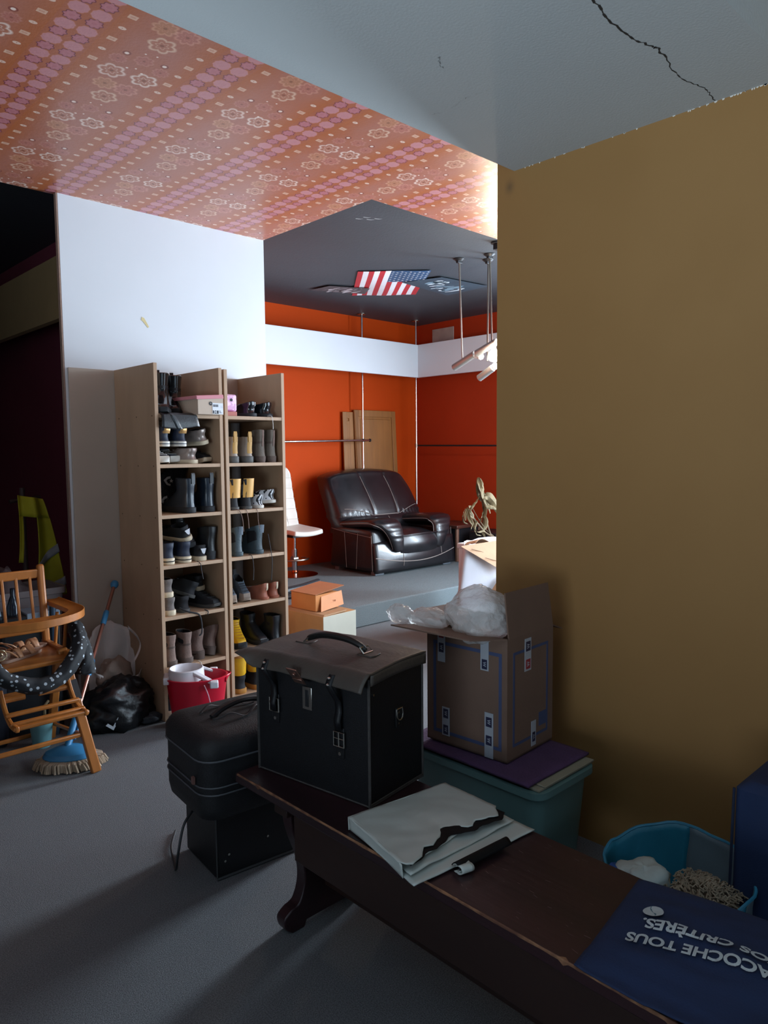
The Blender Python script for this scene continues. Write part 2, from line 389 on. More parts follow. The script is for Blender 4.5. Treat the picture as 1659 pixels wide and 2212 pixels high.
obj('bar', B().tube([(6.816, 6.49, 1.583), (6.816, 4.4, 1.555)], .010, 12), M_dark, t)
obj('clamp', B().tube([(6.816, 6.526, 1.555), (6.816, 6.526, 1.61)], .019, 12), M_steel, t)
# vent plate
vp = obj('wall_plate', B().box(7.108, 6.15, 2.86, 7.1195, 6.51, 3.075), mat('plate_grey', 'a5968e', .6), bevel=.002)
tag(vp, 'pale rectangular blank plate high on the right orange wall above the white valance', 'plate')
obj('screw', B().tube([(7.108, 6.17, 3.05), (7.105, 6.17, 3.05)], .006, 8).tube([(7.108, 6.49, 3.05), (7.105, 6.49, 3.05)], .006, 8), M_steel, vp)
# leaning wooden cabinet doors
M_oak = mat('varnished_oak', '8a5a2b', .45, .18, 14, .08, 60, stretch=(1, 1, .12))
def cab_door(lab, x0, x1, top, yb, rz=0, lean=3.0):
    t = thing('cabinet_door', lab, 'cabinet door', ((x0+x1)/2, yb, .19)); t.matrix_basis = Matrix.Translation(((x0+x1)/2, yb, .205)) @ Matrix.Rotation(rz, 4, 'Z') @ Matrix.Rotation(R(-lean), 4, 'X')
    w = x1-x0; h = top-.19; L = dict(world=False, bevel=.004)
    obj('stile', B().box(-w/2, 0, 0, -w/2+.07, .022, h), M_oak, t, **L)
    obj('stile', B().box(w/2-.07, 0, 0, w/2, .022, h), M_oak, t, **L)
    obj('rail', B().box(-w/2+.07, 0, h-.08, w/2-.07, .022, h), M_oak, t, **L)
    obj('rail', B().box(-w/2+.07, 0, 0, w/2-.07, .022, .08), M_oak, t, **L)
    b = B(); fr = [[(sx*(w/2-.07-i), y, (.08+i) if sz < 0 else h-.08-i) for sx, sz in ((-1, -1), (1, -1), (1, 1), (-1, 1))] for i, y in ((0, .012), (.028, .010), (.034, .002))]
    b.loft(fr, False, True)
    obj('panel', b, M_oak, t, world=False, sm=False)
    t.rotation_euler = t.matrix_basis.to_euler(); t.location = t.matrix_basis.to_translation()
    return t
cab_door('honey oak cupboard door with a raised panel behind the armchair', 5.95, 6.66, 2.01, 6.655)
cab_door('narrow oak board leaning behind the wider oak door, mostly hidden', 5.775, 5.945, 1.98, 6.69, 0, 2.2)
# ---- armchair
M_lea = mat('black_leather', '1b191c', .30, .25, 10, .12, 160, spec=.6, coat=.15)
M_lea_side = mat('black_leather_side', '171318', .42, .25, 10, .12, 160)
M_stitch = mat('pale_stitching', '8a7f78', .8)
X0, X1, Y0 = 5.20, 6.47, 5.60
arm = thing('armchair', 'large black leather armchair with rolled arms on the grey carpeted stage', 'armchair', ((X0+X1)/2, 6.0, .19))
def rbox(x0, y0, z0, x1, y1, z1, M=None): return B().box(x0, y0, z0, x1, y1, z1, M)
# body: curved front apron and side panels
def apron(u, v):
    x = X0+.01 + u*(X1-X0-.02); bow = math.sin(math.pi*u)
    z = .235 + v*.30
    y = Y0 + .02 - .055*bow*math.sin(math.pi*min(1, v*.9+.1)) + .04*v
    return (x, y, z - .02*(1-bow)*(1-v))
b = B().grid(apron, 24, 8)
obj('front_panel', b, M_lea, arm, solid=.05, so=1)
for s, x in ((-1, X0), (1, X1)):
    b = B()
    prof = [(Y0+.00, .225), (Y0+.02, .45), (Y0+.045, .675), (6.30, .69), (6.36, .225)]
    xs = x; b.prism([(xs, y, z) for y, z in prof], (-s*.25, 0, 0))
    obj('side_panel', b, M_lea, arm, bevel=.045, seg=4)
    b = B()
    for yy, c in ((5.86, .03), (6.08, -.03)): b.tube([(x+s*.001, yy, .63), (x+s*.002, yy+c*.5, .45), (x+s*.001, yy+c, .24)], .0025, 5)
    b.tube([(x+s*.001, Y0+.06, .60), (x+s*.001, 6.1, .635), (x+s*.001, 6.3, .66)], .0025, 5)
    b.tube([(x+s*.001, Y0+.045, .62), (x+s*.001, Y0+.03, .24)], .003, 5)
    obj('seam', b, M_stitch, arm)
# arms: padded rolls bending down at the front
for s, cx in ((-1, X0+.20), (1, X1-.20)):
    path = smooth([(cx-s*.01, 6.30, .70), (cx, 6.05, .715), (cx, 5.80, .735), (cx, 5.66, .735), (cx-s*.0, 5.585, .69), (cx-s*.02, 5.560, .60), (cx-s*.03, 5.560, .50), (cx-s*.03, 5.575, .43)], 5)
    rings = []
    n = len(path)
    for i, p in enumerate(path):
        t_ = (path[min(i+1, n-1)]-path[max(i-1, 0)]).normalized(); side = Vector((1, 0, 0)); nr = t_.cross(side)
        f = i/(n-1)
        w = .185 - .125*max(0, (f-.5)/.5)**.6; th = .062 - .012*f
        if f > .96: w *= .85; th *= .7
        off = Vector((-s*.085*max(0, (f-.45)/.55)**.6, 0, 0))
        wr = 1 + .10*nz3((i*.9, s, 0)) * (1 if .4 < f < .8 else .1)
        rings.append([p + off + (side*math.copysign(abs(math.cos(a))**.75, math.cos(a))*w + nr*math.copysign(abs(math.sin(a))**.75, math.sin(a))*th*wr*(1 + (.14*math.sin(i*2.1) if .45 < f < .78 else 0))) for a in [2*math.pi*k/20 for k in range(20)]])
    obj('armrest', B().loft(rings), M_lea, arm, sub=1, ang=180)
    pp = [r[10] + Vector((0, 0, .004)) for r in rings[2:-2]]
    obj('piping', B().tube(pp, .004, 5), M_stitch, arm)
# seat cushion
def cushion(x0, x1, y0, y1, z0, z1, puff=.04, nx=14, ny=10):
    b = B()
    def top(u, v):
        e = (math.sin(math.pi*u)*math.sin(math.pi*min(.98, max(.02, v))))**.4
        fr = -.045*math.sin(math.pi*u)*(1-v)**2
        return (x0+(x1-x0)*u, y0+(y1-y0)*v+fr, z1-puff*(1-e) - .05*max(0, .25-v)*2)
    b.grid(top, nx, ny)
    def fr(u, v):
        q = top(u, 0); return (q[0], q[1] - .035*math.sin(math.pi*v), q[2] + (z0-q[2])*v)
    b.grid(fr, nx, 6)
    b.box(x0, y0+.03, z0, x1, y1, z0+.1)
    return b
obj('seat_cushion', cushion(5.55, 6.12, 5.56, 6.25, .40, .655), M_lea, arm, ang=75)
b = B(); b.tube([(5.54+.62*i/14, 5.537-.05*math.sin(math.pi*i/14)*1.1, .598+.014*math.sin(math.pi*i/14)) for i in range(15)], .006, 6)
obj('piping', b, M_lea, arm)
obj('seat_base', B().box(5.36, 5.64, .27, 6.30, 6.3, .42), M_lea_side, arm, bevel=.02)
b = B(); b.tube([apron(i/24, .40 - .28*math.sin(math.pi*i/24)+.12) for i in range(25)], .0045, 5)
b.tube([apron(.30, v/8) for v in range(1, 7)], .003, 5).tube([apron(.80, v/8) for v in range(3, 8)], .003, 5)
b.v = [(x, y-.053 if True else y, z) for x, y, z in b.v]
obj('seam', b, M_stitch, arm)
# back
def back(u, v, o=0):
    zz = .60 + v*.655
    half = .63 - .045*v - .055*max(0, v-.75)**1.3*3
    cx = 5.885 - .02*v
    x = cx + (u-.5)*2*half
    y = 6.06 + v*.30 + .05*(abs(u-.5)*2)**3 - .05*math.sin(math.pi*min(1, v*1.05))*(1-.6*(abs(u-.5)*2)**4)
    z = zz - .06*(abs(u-.5)*2)**6*v*v
    if v < .28: y += -.03*math.sin(math.pi*v/.28)
    y += .012*math.exp(-((v-.28)/.03)**2)
    for s_ in (.33, .67): y += .010*math.exp(-((u-s_-(.03 if s_ < .5 else -.03)*(1-v))/.012)**2)*(1 if v > .28 else 0)
    if v < .34 and (u < .3 or u > .7): y += .010*math.sin(u*120+v*30)
    return Vector((x, y, z))
N1, N2 = 60, 30
b = B(); b.grid(lambda u, v: back(u, v), N1, N2)
# wrap the rim round to the back side
rim = [back(0, v/N2) for v in range(N2+1)] + [back(u/N1, 1) for u in range(1, N1+1)] + [back(1, 1-v/N2) for v in range(1, N2+1)]
cen = Vector((5.87, 6.4, .9)); rings = [rim]
for k in range(1, 8):
    a = math.pi/2*k/7; pr = []
    for p in rim:
        d = Vector((p.x-cen.x, 0, max(0, p.z-cen.z)*.8)).normalized()
        pr.append(p + d*.055*math.sin(a*1.0) + Vector((0, .14*(1-math.cos(a))+.02*k/7, 0)))
    rings.append(pr)
rings.append([p + Vector((0, .05, 0)) for p in rings[-1]])
b.loft(rings, False, True, closed=False)
obj('backrest', b, M_lea, arm, ang=80)
b = B()
b.tube([back(.33+.03*(1-v/20), v/20)+Vector((0, -.006, 0)) for v in range(6, 20)], .0035, 5)
b.tube([back(.67-.03*(1-v/20), v/20)+Vector((0, -.006, 0)) for v in range(6, 20)], .0035, 5)
b.tube([back(.03+i/20*.30, .42-.14*(i/20)**1.5)+Vector((0, -.006, 0)) for i in range(21)], .0035, 5)
b.tube([back(.97-i/20*.30, .42-.14*(i/20)**1.5)+Vector((0, -.006, 0)) for i in range(21)], .0035, 5)
b.tube([back(.34+i/20*.32, .28)+Vector((0, -.004, 0)) for i in range(21)], .005, 5)
b.tube([back(.5, v/40)+Vector((0, -.006, 0)) for v in range(0, 11)], .003, 5)
obj('seam', b, M_stitch, arm)
b = B(); b.tube([p + Vector((0, .03, 0)) for p in rim[::2]], .005, 6); obj('piping', b, M_lea, arm)
for x in (X0+.03, X1-.16):
    for y in (Y0+.02, 6.22): obj('foot', B().box(x, y, .19, x+.13, y+.07, .235), mat('grey_plastic_foot', '6d747c', .5), arm, bevel=.004)
# ---- white swivel stool
M_cream = mat('cream_leatherette', 'd8d2c8', .45, .05, 6, .05, 90)
sx, sy = 4.70, 6.33
st = thing('bar_stool', 'white quilted swivel stool with chrome stem beside the armchair', 'stool', (sx, sy, .19), R(0))
obj('base', B().lathe([(0, 0), (.25, 0), (.25, .006), (.18, .016), (.04, .03), (.03, .05), (0, .05)], (0, 0, 0), 40), mat('copper_tinted_chrome', 'b5806a', .15, .05, metal=1), st, world=False)
obj('stem', B().tube([(0, 0, .04), (0, 0, .28)], .030, 16).tube([(0, 0, .28), (0, 0, .42)], .019, 16), M_chrome, st, world=False)
obj('foot_rest', B().tube([(.16*math.sin(a)*1.0, .02-.16*math.cos(a), .17) for a in [R(-110+i*11) for i in range(21)]], .010, 8).tube([(-.03, 0, .17), (.03, 0, .17)], .034, 12), M_steel, st, world=False)
obj('mechanism', B().box(-.09, -.1, .41, .09, .1, .435).tube([(-.09, -.02, .42), (-.2, -.05, .415)], .006, 8), M_dark, st, world=False, bevel=.005)
def seatf(u, v):
    x = (u-.5)*.42*(1-.12*(1-v)**2); y = -.27+.46*v
    return (x, y, .465 + .02*(abs(u-.5)*2)**2 - .035*max(0, .3-v)*3*(.3-v) + .02*v*v)
b = B().grid(seatf, 16, 16)
obj('seat', b, M_cream, st, world=False, solid=.05, so=0, bevel=.012)
def backf(u, v):
    hw = .195 - .045*max(0, v-.2) - .04*max(0, (v-.85)/.15)**2
    y = .20 + .06*v + .05*math.sin(v*2) + .012*math.cos(v*math.pi*12)*.25
    return ((u-.5)*2*hw, y - .03*(abs(u-.5)*2)**2, .47 + v*.68)
obj('backrest', B().grid(backf, 16, 48), M_cream, st, world=False, solid=.045, so=0, bevel=.01)
b = B()
for i in range(1, 6): b.tube([tuple(Vector(backf(u/8, i/6)) + Vector((0, -.0235, 0))) for u in range(9)], .002, 4)
for uu in (.33, .66): b.tube([tuple(Vector(backf(uu, v/10)) + Vector((0, -.0235, 0))) for v in range(11)], .002, 4)
obj('quilting', b, mat('cream_seam', 'b4ada2', .7), st, world=False)
# small folded pink cloth seen under the stool and dark red chair behind
b = B().grid(lambda u, v: (4.45+u*.19, 6.62+v*.14, .38+.05*math.sin(u*3)*math.cos(v*2)+.015*nz3((u*4, v*4, 1))), 10, 8)
cr = thing('storage_crate', 'small low grey crate behind the stool stem, pink cloth on it', 'crate', (4.6, 6.62, .19))
obj('crate_body', B().box(4.42, 6.60, .19, 4.66, 6.78, .36), mat('crate_grey', '5a5d63', .5), cr, bevel=.01)
tag(obj('pink_cloth', b, mat('pink_cloth', 'c98f8f', .9, .1), solid=.02), 'crumpled pink cloth lying on the crate behind the stool', 'cloth')
# side cabinet right of the armchair
t = thing('side_table', 'brown topped black side cabinet right of the black armchair', 'side table', (6.78, 5.85, .19))
obj('tabletop', B().box(6.56, 5.62, .585, 7.08, 6.12, .625), mat('brown_veneer', '4a2a22', .35, .2, 8), t, bevel=.008)
obj('cabinet', B().box(6.59, 5.66, .21, 7.05, 6.08, .585), M_blk, t, bevel=.006)
for x in (6.59, 7.0): obj('leg', B().box(x-.005, 5.645, .19, x+.035, 5.675, .585), mat('copper_trim', '8a6655', .4, metal=.4), t, bevel=.004)
t = thing('loudspeaker', 'dark box with round grille at the foot of the right orange wall', 'speaker', (6.9, 5.3, .19))
obj('cabinet', B().box(6.66, 5.12, .19, 7.08, 5.52, .56), mat('speaker_vinyl', '131216', .55), t, bevel=.012)
obj('cone', B().tube([(6.655, 5.3, .36), (6.662, 5.3, .36)], [.13, .12], 24), M_blk, t)
# dried plant, standing in a white bag
M_dry = mat('dried_leaf', '4c4129', .85, .25, 20, col2='6a5a3a')
M_stalk = mat('dried_stalk', '5e4f39', .85, .2, 20)
pl = thing('dried_plant', 'dry leafless-looking maize-like plant leaning beside the black armchair', 'plant', (5.50, 4.12, 0))
obj('pot', B().lathe([(0, 0), (.12, 0), (.15, .26), (.155, .27), (.14, .27), (.135, .24), (0, .24)], (5.50, 4.12, 0), 24), M_blk, pl)
S = lambda pts, r0, r1: (smooth(pts, 5), r0, r1)
for pts, r in (([(5.52, 4.15, .22), (5.50, 4.2, .62), (5.42, 4.3, .74), (5.28, 4.3, .86), (5.20, 4.3, .93), (5.16, 4.3, .99)], .011),
               ([(5.54, 4.15, .22), (5.56, 4.22, .60), (5.44, 4.3, .76), (5.30, 4.3, .90), (5.22, 4.3, 1.00)], .006),
               ([(5.50, 4.1, .22), (5.46, 4.3, .80), (5.40, 4.3, .95), (5.37, 4.3, 1.05), (5.335, 4.3, 1.14), (5.325, 4.3, 1.25)], .009)):
    L = smooth(pts, 5); obj('stalk', B().tube(L, [r*(1-.55*i/len(L)) for i in range(len(L))], 7), M_stalk, pl)
def leaf(pts, w, tw=1.0, seed=0):
    L = smooth(pts, 5); n = len(L); b = B(); rows = []
    for i, p in enumerate(L):
        t_ = (L[min(i+1, n-1)]-L[max(i-1, 0)]).normalized(); f = i/(n-1)
        a = seed + tw*f*3; s1 = t_.cross(Vector((math.cos(a), math.sin(a), .4))).normalized(); s2 = t_.cross(s1)
        ww = w*math.sin(math.pi*min(1, f*.93+.06))**.6
        rows.append([p + s1*ww*k + s2*(abs(k)*ww*.45 + .003*math.sin(i*1.9+k)) for k in (-1, -.5, 0, .5, 1)])
    return b.loft(rows, False, False, closed=False)
LV = [([(5.33, 4.3, 1.26), (5.35, 4.31, 1.16), (5.40, 4.33, 1.08), (5.50, 4.36, 1.03), (5.60, 4.38, .90)], .022),
      ([(5.325, 4.3, 1.25), (5.33, 4.29, 1.18), (5.335, 4.28, 1.08), (5.37, 4.27, .96), (5.36, 4.27, .88)], .024),
      ([(5.34, 4.3, 1.10), (5.29, 4.29, 1.06), (5.23, 4.28, 1.02), (5.18, 4.28, .96)], .010),
      ([(5.36, 4.3, 1.06), (5.44, 4.28, 1.08), (5.53, 4.26, 1.00), (5.61, 4.25, .86)], .028),
      ([(5.38, 4.3, .98), (5.46, 4.27, .98), (5.52, 4.26, .97), (5.60, 4.26, .93)], .013),
      ([(5.40, 4.3, 1.02), (5.38, 4.28, .94), (5.33, 4.27, .88), (5.31, 4.27, .84)], .008),
      ([(5.22, 4.3, 1.00), (5.16, 4.28, .99), (5.11, 4.28, .93), (5.10, 4.27, .87)], .008),
      ([(5.18, 4.3, .97), (5.16, 4.28, .90), (5.19, 4.27, .84), (5.17, 4.27, .78)], .011),
      ([(5.16, 4.3, .98), (5.20, 4.3, .93), (5.24, 4.29, .86), (5.22, 4.28, .80)], .015),
      ([(5.13, 4.3, .98), (5.08, 4.29, .92), (5.10, 4.29, .86), (5.15, 4.28, .84)], .006),
      ([(5.40, 4.32, .93), (5.42, 4.3, .84), (5.40, 4.3, .76), (5.44, 4.3, .68)], .018),
      ([(5.30, 4.29, .86), (5.24, 4.27, .80), (5.25, 4.26, .74), (5.32, 4.26, .72)], .006),
      ([(5.45, 4.3, .72), (5.36, 4.26, .76), (5.26, 4.25, .76), (5.18, 4.24, .80)], .006)]
for i, (pts, w) in enumerate(LV): obj('leaf', leaf(pts, w*1.7, .8, i*.9), M_dry, pl, solid=.0012)
# white bags and open cardboard box on the shop floor past the ochre wall
M_paper = mat('white_paper', 'bfbcc2', .55, .04, 4, .1, 25)
M_card = mat('brown_cardboard', 'a9825f', .8, .08, 10, .08, 90)
M_card_d = mat('cardboard_edge', '77563c', .85, .1, 60)
def wbag(u, v):     # u around, v up
    a = u*2*math.pi; ex, ey = .36 - .05*v*v, .115
    ca, sa = math.cos(a), math.sin(a)
    x = math.copysign(abs(ca)**.45, ca)*ex; y = math.copysign(abs(sa)**.45, sa)*ey
    d = .018*nz3((x*5, y*5, v*3)) + .01*nz3((x*14, y*9, v*11))
    return (4.45 + x*(1+d) + .02*v + (y+.115)*1.15 - .05*(1-v), 3.61 + y*(1+d), v*(.80 + .035*nz3((ca*2, sa*2, 4))))
t = obj('paper_sack', B().grid(wbag, 48, 16), M_paper, solid=.003)
tag(t, 'tall white paper sack standing past the ochre wall, cardboard pieces in it', 'bag')
b = B()
fl = [(4.10, 3.47, .80), (4.50, 3.38, .575), (4.80, 3.44, .62), (4.60, 3.485, .80)]
b.prism(fl, (0, .004, .006))
o = obj('cardboard_sheet', b, M_card, bevel=.001, sm=False); tag(o, 'flat creased brown cardboard sheet lying across the white paper sack', 'cardboard')
cs = B()
for a_, c_ in (((4.20, 3.455, .775), (4.70, 3.440, .64)), ((4.32, 3.420, .70), (4.66, 3.415, .605))): cs.tube([a_, c_], .0022, 4)
obj('crease', cs, M_card_d, o)
b = B().grid(lambda u, v: (4.30+.30*u, 3.50+.12*v+.03*math.sin(3*u), .79+.055*math.sin(math.pi*(u*.8+.1)) - .10*u*u - .03*v), 12, 6)
tag(obj('packing_paper', b, M_card, solid=.002), 'curled brown packing paper on top of the white paper sack', 'paper')
t = thing('cardboard_carton', 'plain brown carton half hidden behind the ochre wall end', 'box', (4.75, 3.45, 0))
obj('box_body', B().box(4.52, 3.16, 0, 4.95, 3.44, .52), M_card, t, bevel=.003)
obj('flap', B().prism([(4.52, 3.16, .52), (4.52, 3.44, .52), (4.41, 3.43, .44), (4.41, 3.18, .44)], (0, 0, .004)), M_card, t)
t = thing('white_box', 'white lidded box standing behind the white paper sack', 'box', (4.78, 3.88, 0))
obj('box_body', B().box(4.66, 3.78, 0, 5.1, 3.98, .70), M_white, t, bevel=.008)
obj('lid', B().box(4.65, 3.77, .69, 5.11, 3.99, .735), M_white, t, bevel=.012, seg=3)
# ---- cardboard boxes by the shoe rack
M_card2 = mat('tan_cardboard', 'b98a5a', .8, .06, 12, .05, 90)
M_white_card = mat('white_printed_card', 'c4c1b0', .6, .05, 6)
t = thing('cardboard_box', 'cube cardboard box with one white side, small orange box on top', 'box', (3.20, 4.03, 0))
t.matrix_basis = Matrix.Translation((3.10, 3.86, 0)) @ Matrix.Rotation(R(4), 4, 'Z'); t.location = (3.10, 3.86, 0); t.rotation_euler = (0, 0, R(4))
bb = B(); bb.box(0, 0, 0, .32, .44, .375)
bb.m = [0]*len(bb.f); bb.m[2] = 1
o = obj('box_body', bb, [M_card2, M_white_card], t, world=False, sm=False, bevel=.002)
obj('tape', B().box(.13, -.0012, .02, .18, 0, .11), mat('clear_tape', 'aaa596', .3), t, world=False)
obj('flap', B().prism([(0.005, .005, .375), (.005, .435, .375), (.02, .43, .39), (.02, .01, .385)], (.22, 0, .006)), M_card, t, world=False, sm=False)
obj('hand_hole', B().tube([(.29, -.001, .13), (.29, -.002, .13)], .012, 12), M_dark, t, world=False)
t = thing('small_box', 'small orange-brown carton with drooping lid on the white-sided box', 'box', (3.13, 3.98, .39), R(4))
M_or = mat('orange_card', 'c98247', .75, .05, 10)
obj('box_body', B().box(0, 0, 0, .22, .26, .115), M_or, t, world=False, bevel=.002)
obj('lid', B().prism([(-.005, -.005, .117), (.27, -.01, .150), (.27, .25, .150), (-.005, .265, .117)], (0, 0, .004)), mat('orange_card_lid', 'a96c45', .75, .05, 10), t, world=False, sm=False)
obj('flap', B().prism([(.02, -.035, .0), (.245, -.03, .02), (.25, -.004, .118), (.05, -.004, .10)], (0, .004, 0)), mat('orange_card_flap', 'd8966a', .75, .05, 10), t, world=False, sm=False)
obj('logo_dot', B().tube([(.16, -.0285, .06), (.16, -.0300, .06)], .007, 12), mat('brown_print', '9a5a38', .7), t, world=False)
t = thing('folding_stand', 'black padded bar lying on the stage edge beside the shoe rack', 'stand', (4.2, 5.3, .19))
obj('bar', B().tube([(3.80, 5.40, .235), (4.15, 5.47, .235), (4.44, 5.60, .235)], [.035, .035, .030], 10), mat('black_padding', '24262b', .5), t)
obj('tip', B().tube([(4.44, 5.60, .235), (4.47, 5.615, .235)], [.031, .015], 10), mat('grey_foam', '8a8a8c', .7), t)
# small hex weight ball
obj('strut', B().tube([(3.80, 5.30, .21), (4.30, 5.12, .21)], .016, 8), M_blk, t)

#@@CEILING ITEMS
# ---- spotlights on rods
M_tube = mat('satin_nickel', 'a9a6a2', .33, .05, 10, metal=.55)
M_bulb_on = mat('lit_bulb', 'fff3df', .4, emit=60); M_cap = mat('white_ceramic', 'e9e6e0', .35)
def spot(lab, top, bottom, a, b_, lit, bulb):
    t = thing('spotlight', lab, 'spotlight', (top[0], top[1], 3.16), 0, 'spotlights on rods')
    t.location = (top[0], top[1], 3.16)
    obj('ceiling_rose', B().lathe([(0, -.022), (.03, -.022), (.05, -.006), (.05, 0), (0, 0)], (top[0], top[1], 3.16), 20), M_dark, t)
    obj('rose_clip', B().box(top[0]-.03, top[1]-.012, 3.12, top[0]+.03, top[1]+.012, 3.142), M_dark, t, bevel=.003)
    obj('rod', B().tube([(top[0], top[1], 3.15), bottom], .008, 10), M_steel, t)
    A, Bp = Vector(a), Vector(b_); d = (Bp-A).normalized()
    n = d.orthogonal().normalized(); q = d.cross(n)
    tb = B().tube([A, A+d*.004, Bp-d*.004, Bp], [.026, .030, .030, .027], 24)
    obj('lamp_tube', tb, M_tube, t)
    obj('end_cap', B().tube([Bp, Bp+d*.006], [.027, .024], 20), M_cap, t)
    obj('contact_hole', B().tube([Bp+d*.006+n*.009, Bp+d*.0065+n*.009], .004, 8).tube([Bp+d*.006-n*.009, Bp+d*.0065-n*.009], .004, 8), M_dark, t)
    bp = Vector(bulb)
    obj('bulb', B().tube([Bp-d*.03, Bp-d*.02+(bp-Bp)*.5, bp], [.012, .02, .026], 16).lathe([(0, -.056 if lit else -.03), (.040 if lit else .022, -.040 if lit else -.022), (.056 if lit else .031, 0), (.040 if lit else .022, .040 if lit else .022), (0, .056 if lit else .03)], bp, 20), M_bulb_on if lit else M_cap, t)
    if lit:
        l = bpy.data.lights.new('bulb_light', 'POINT'); l.energy = lit; l.color = (1, .80, .58); l.shadow_soft_size = .04
        lo = bpy.data.objects.new('bulb_light', l); C.objects.link(lo); lo.parent = t; lo.location = bp - Vector((top[0], top[1], 3.16)) + Vector((-.0, -.09, .0))
    return t
spot('unlit nickel tube spotlight on the leftmost rod', (4.942, 4.208), (4.945, 4.175, 2.275), (4.94, 4.27, 2.235), (4.94, 4.035, 2.33), 0, (4.95, 3.98, 2.305))
spot('nickel tube spotlight pointing down left below the glowing bulb', (5.154, 4.058), (5.02, 3.96, 2.27), (4.93, 3.98, 2.12), (4.93, 3.83, 2.195), 0, (4.93, 3.81, 2.205))
spot('lit spotlight with glaring white bulb at the edge of the ochre wall', (5.022, 3.94), (4.88, 3.80, 2.31), (4.90, 3.985, 2.325), (4.90, 3.77, 2.40), 38, (4.88, 3.775, 2.285))
t = thing('ceiling_hook', 'small dark ceiling mount cut off by the ochre wall', 'hook', (4.785, 3.68, 3.16))
obj('rose', B().lathe([(0, -.02), (.05, -.012), (.05, 0), (0, 0)], (4.785, 3.68, 3.16), 20), M_dark, t)
obj('clip', B().box(4.76, 3.66, 3.10, 4.81, 3.70, 3.142), M_dark, t)
# ---- flag and posters under the black ceiling
M_red = mat('flag_red', 'b3262f', .6, .05); M_fw = mat('flag_white', 'dcdce0', .6, .03); M_fb = mat('flag_blue', '2b4a6b', .6, .06)
F0 = Vector((4.565, 5.099, 3.157)); e1 = Vector((4.565, 5.099, 0)); 
U_ = Vector((.470, -.478, 0)); V_ = Vector((.640, .812, 0))          # across the stripes, along the stripes
fl = thing('flag', 'american flag stretched flat under the black ceiling', 'flag', (4.565, 5.099, 3.157))
def fp(u, v, z=0): 
    p = F0 + U_*u + V_*v; return (p.x, p.y, p.z - .006 - .008*math.sin(u*9)*math.sin(v*5+1)*(.3+v) + z)
for k in range(13):
    u0, u1 = k/13, (k+1)/13; v0 = 0 if k < 6 else .42
    b = B().grid(lambda a, c: fp(u0+(u1-u0)*a, v0+(1-v0)*c), 2, 12)
    obj('stripe', b, M_red if k % 2 == 0 else M_fw, fl, sm=True)
obj('canton', B().grid(lambda a, c: fp(6/13+7/13*a, .42*c), 8, 8), M_fb, fl)
sb = None
star = B()
for j in range(9):
    for i in range(6 if j % 2 == 0 else 5):
        cu = 6/13 + 7/13*((j+.5)/9.0); cv = .42*((i + (.5 if j % 2 == 0 else 1.0))/6)
        pts = []
        for q in range(10):
            rr = .021 if q % 2 == 0 else .009; a = math.pi*q/5
            pts.append(fp(cu + rr*math.cos(a)*1.15/.67*.67, cv + rr*math.sin(a)*.62, -.003))
        star.poly(pts)
so = obj('star', star, M_fw, fl, sm=False); so['kind'] = 'stuff'
def poster(lab, pts, base, marks, seed):
    c = sum((Vector(p) for p in pts), Vector())/len(pts)
    t = thing('poster', lab, 'poster', (c.x, c.y, 3.15), 0, 'posters under the black ceiling')
    obj('sheet', B().prism([(x, y, 3.146) for x, y, _ in pts], (0, 0, -.0015)), base, t, sm=False)
    rg = random.Random(seed)
    for col, n_, wdt in marks:
        b = B()
        for k in range(n_):
            a_, b__ = rg.random(), rg.random()
            P0 = [Vector(p) for p in pts]; s_, q_ = .12+.7*rg.random(), .15+.7*rg.random()
            p = P0[0].lerp(P0[1], s_).lerp(P0[3].lerp(P0[2], s_), q_)
            d = (P0[1]-P0[0]).normalized()*(wdt*(.6+rg.random())); e = (P0[3]-P0[0]).normalized()*(wdt*.3*(.4+rg.random()))
            L = [p + d*math.cos(an) + e*math.sin(an)*(1+.4*math.sin(3*an+k)) for an in [2*math.pi*i/10 for i in range(10)]]
            b.poly([(v.x, v.y, 3.1437) for v in L])
        obj('printed_figure', b, col, t, sm=False)
    return t
poster('dark poster with pale figures overlapping the left corner of the flag', [(4.69, 5.98, 0), (4.72, 5.70, 0), (5.10, 5.52, 0), (5.23, 5.74, 0), ], mat('poster_brown', '4a3f42', .5, .2, 9),
       ((mat('poster_pale', 'd0c8cc', .5, .15), 14, .045), (mat('poster_mid', '7e7478', .5, .15), 7, .05)), 4)
poster('dark poster with blue-grey streaks overlapping the right side of the flag', [(5.16, 5.12, 0), (5.28, 4.72, 0), (5.92, 4.66, 0), (5.93, 5.22, 0)], mat('poster_slate', '33434f', .5, .2, 7),
       ((mat('poster_blue', '6f8796', .5, .2), 8, .09), (mat('poster_light', 'd2dee6', .5, .15), 12, .06)), 9)
b = B()
for a_ in ((3.58, 3.93), (3.63, 3.95), (3.66, 3.90), (3.56, 3.99)):
    b.grid(lambda u, v: (a_[0]+.05*u+.01*math.sin(4*u), a_[1]-.03*u+.008*v, 3.1593), 4, 1)
tag(obj('peeled_tape', b, mat('peeling_paint', 'b9bcbf', .6)), 'curled white scraps of tape near the front corner of the black ceiling', 'tape')

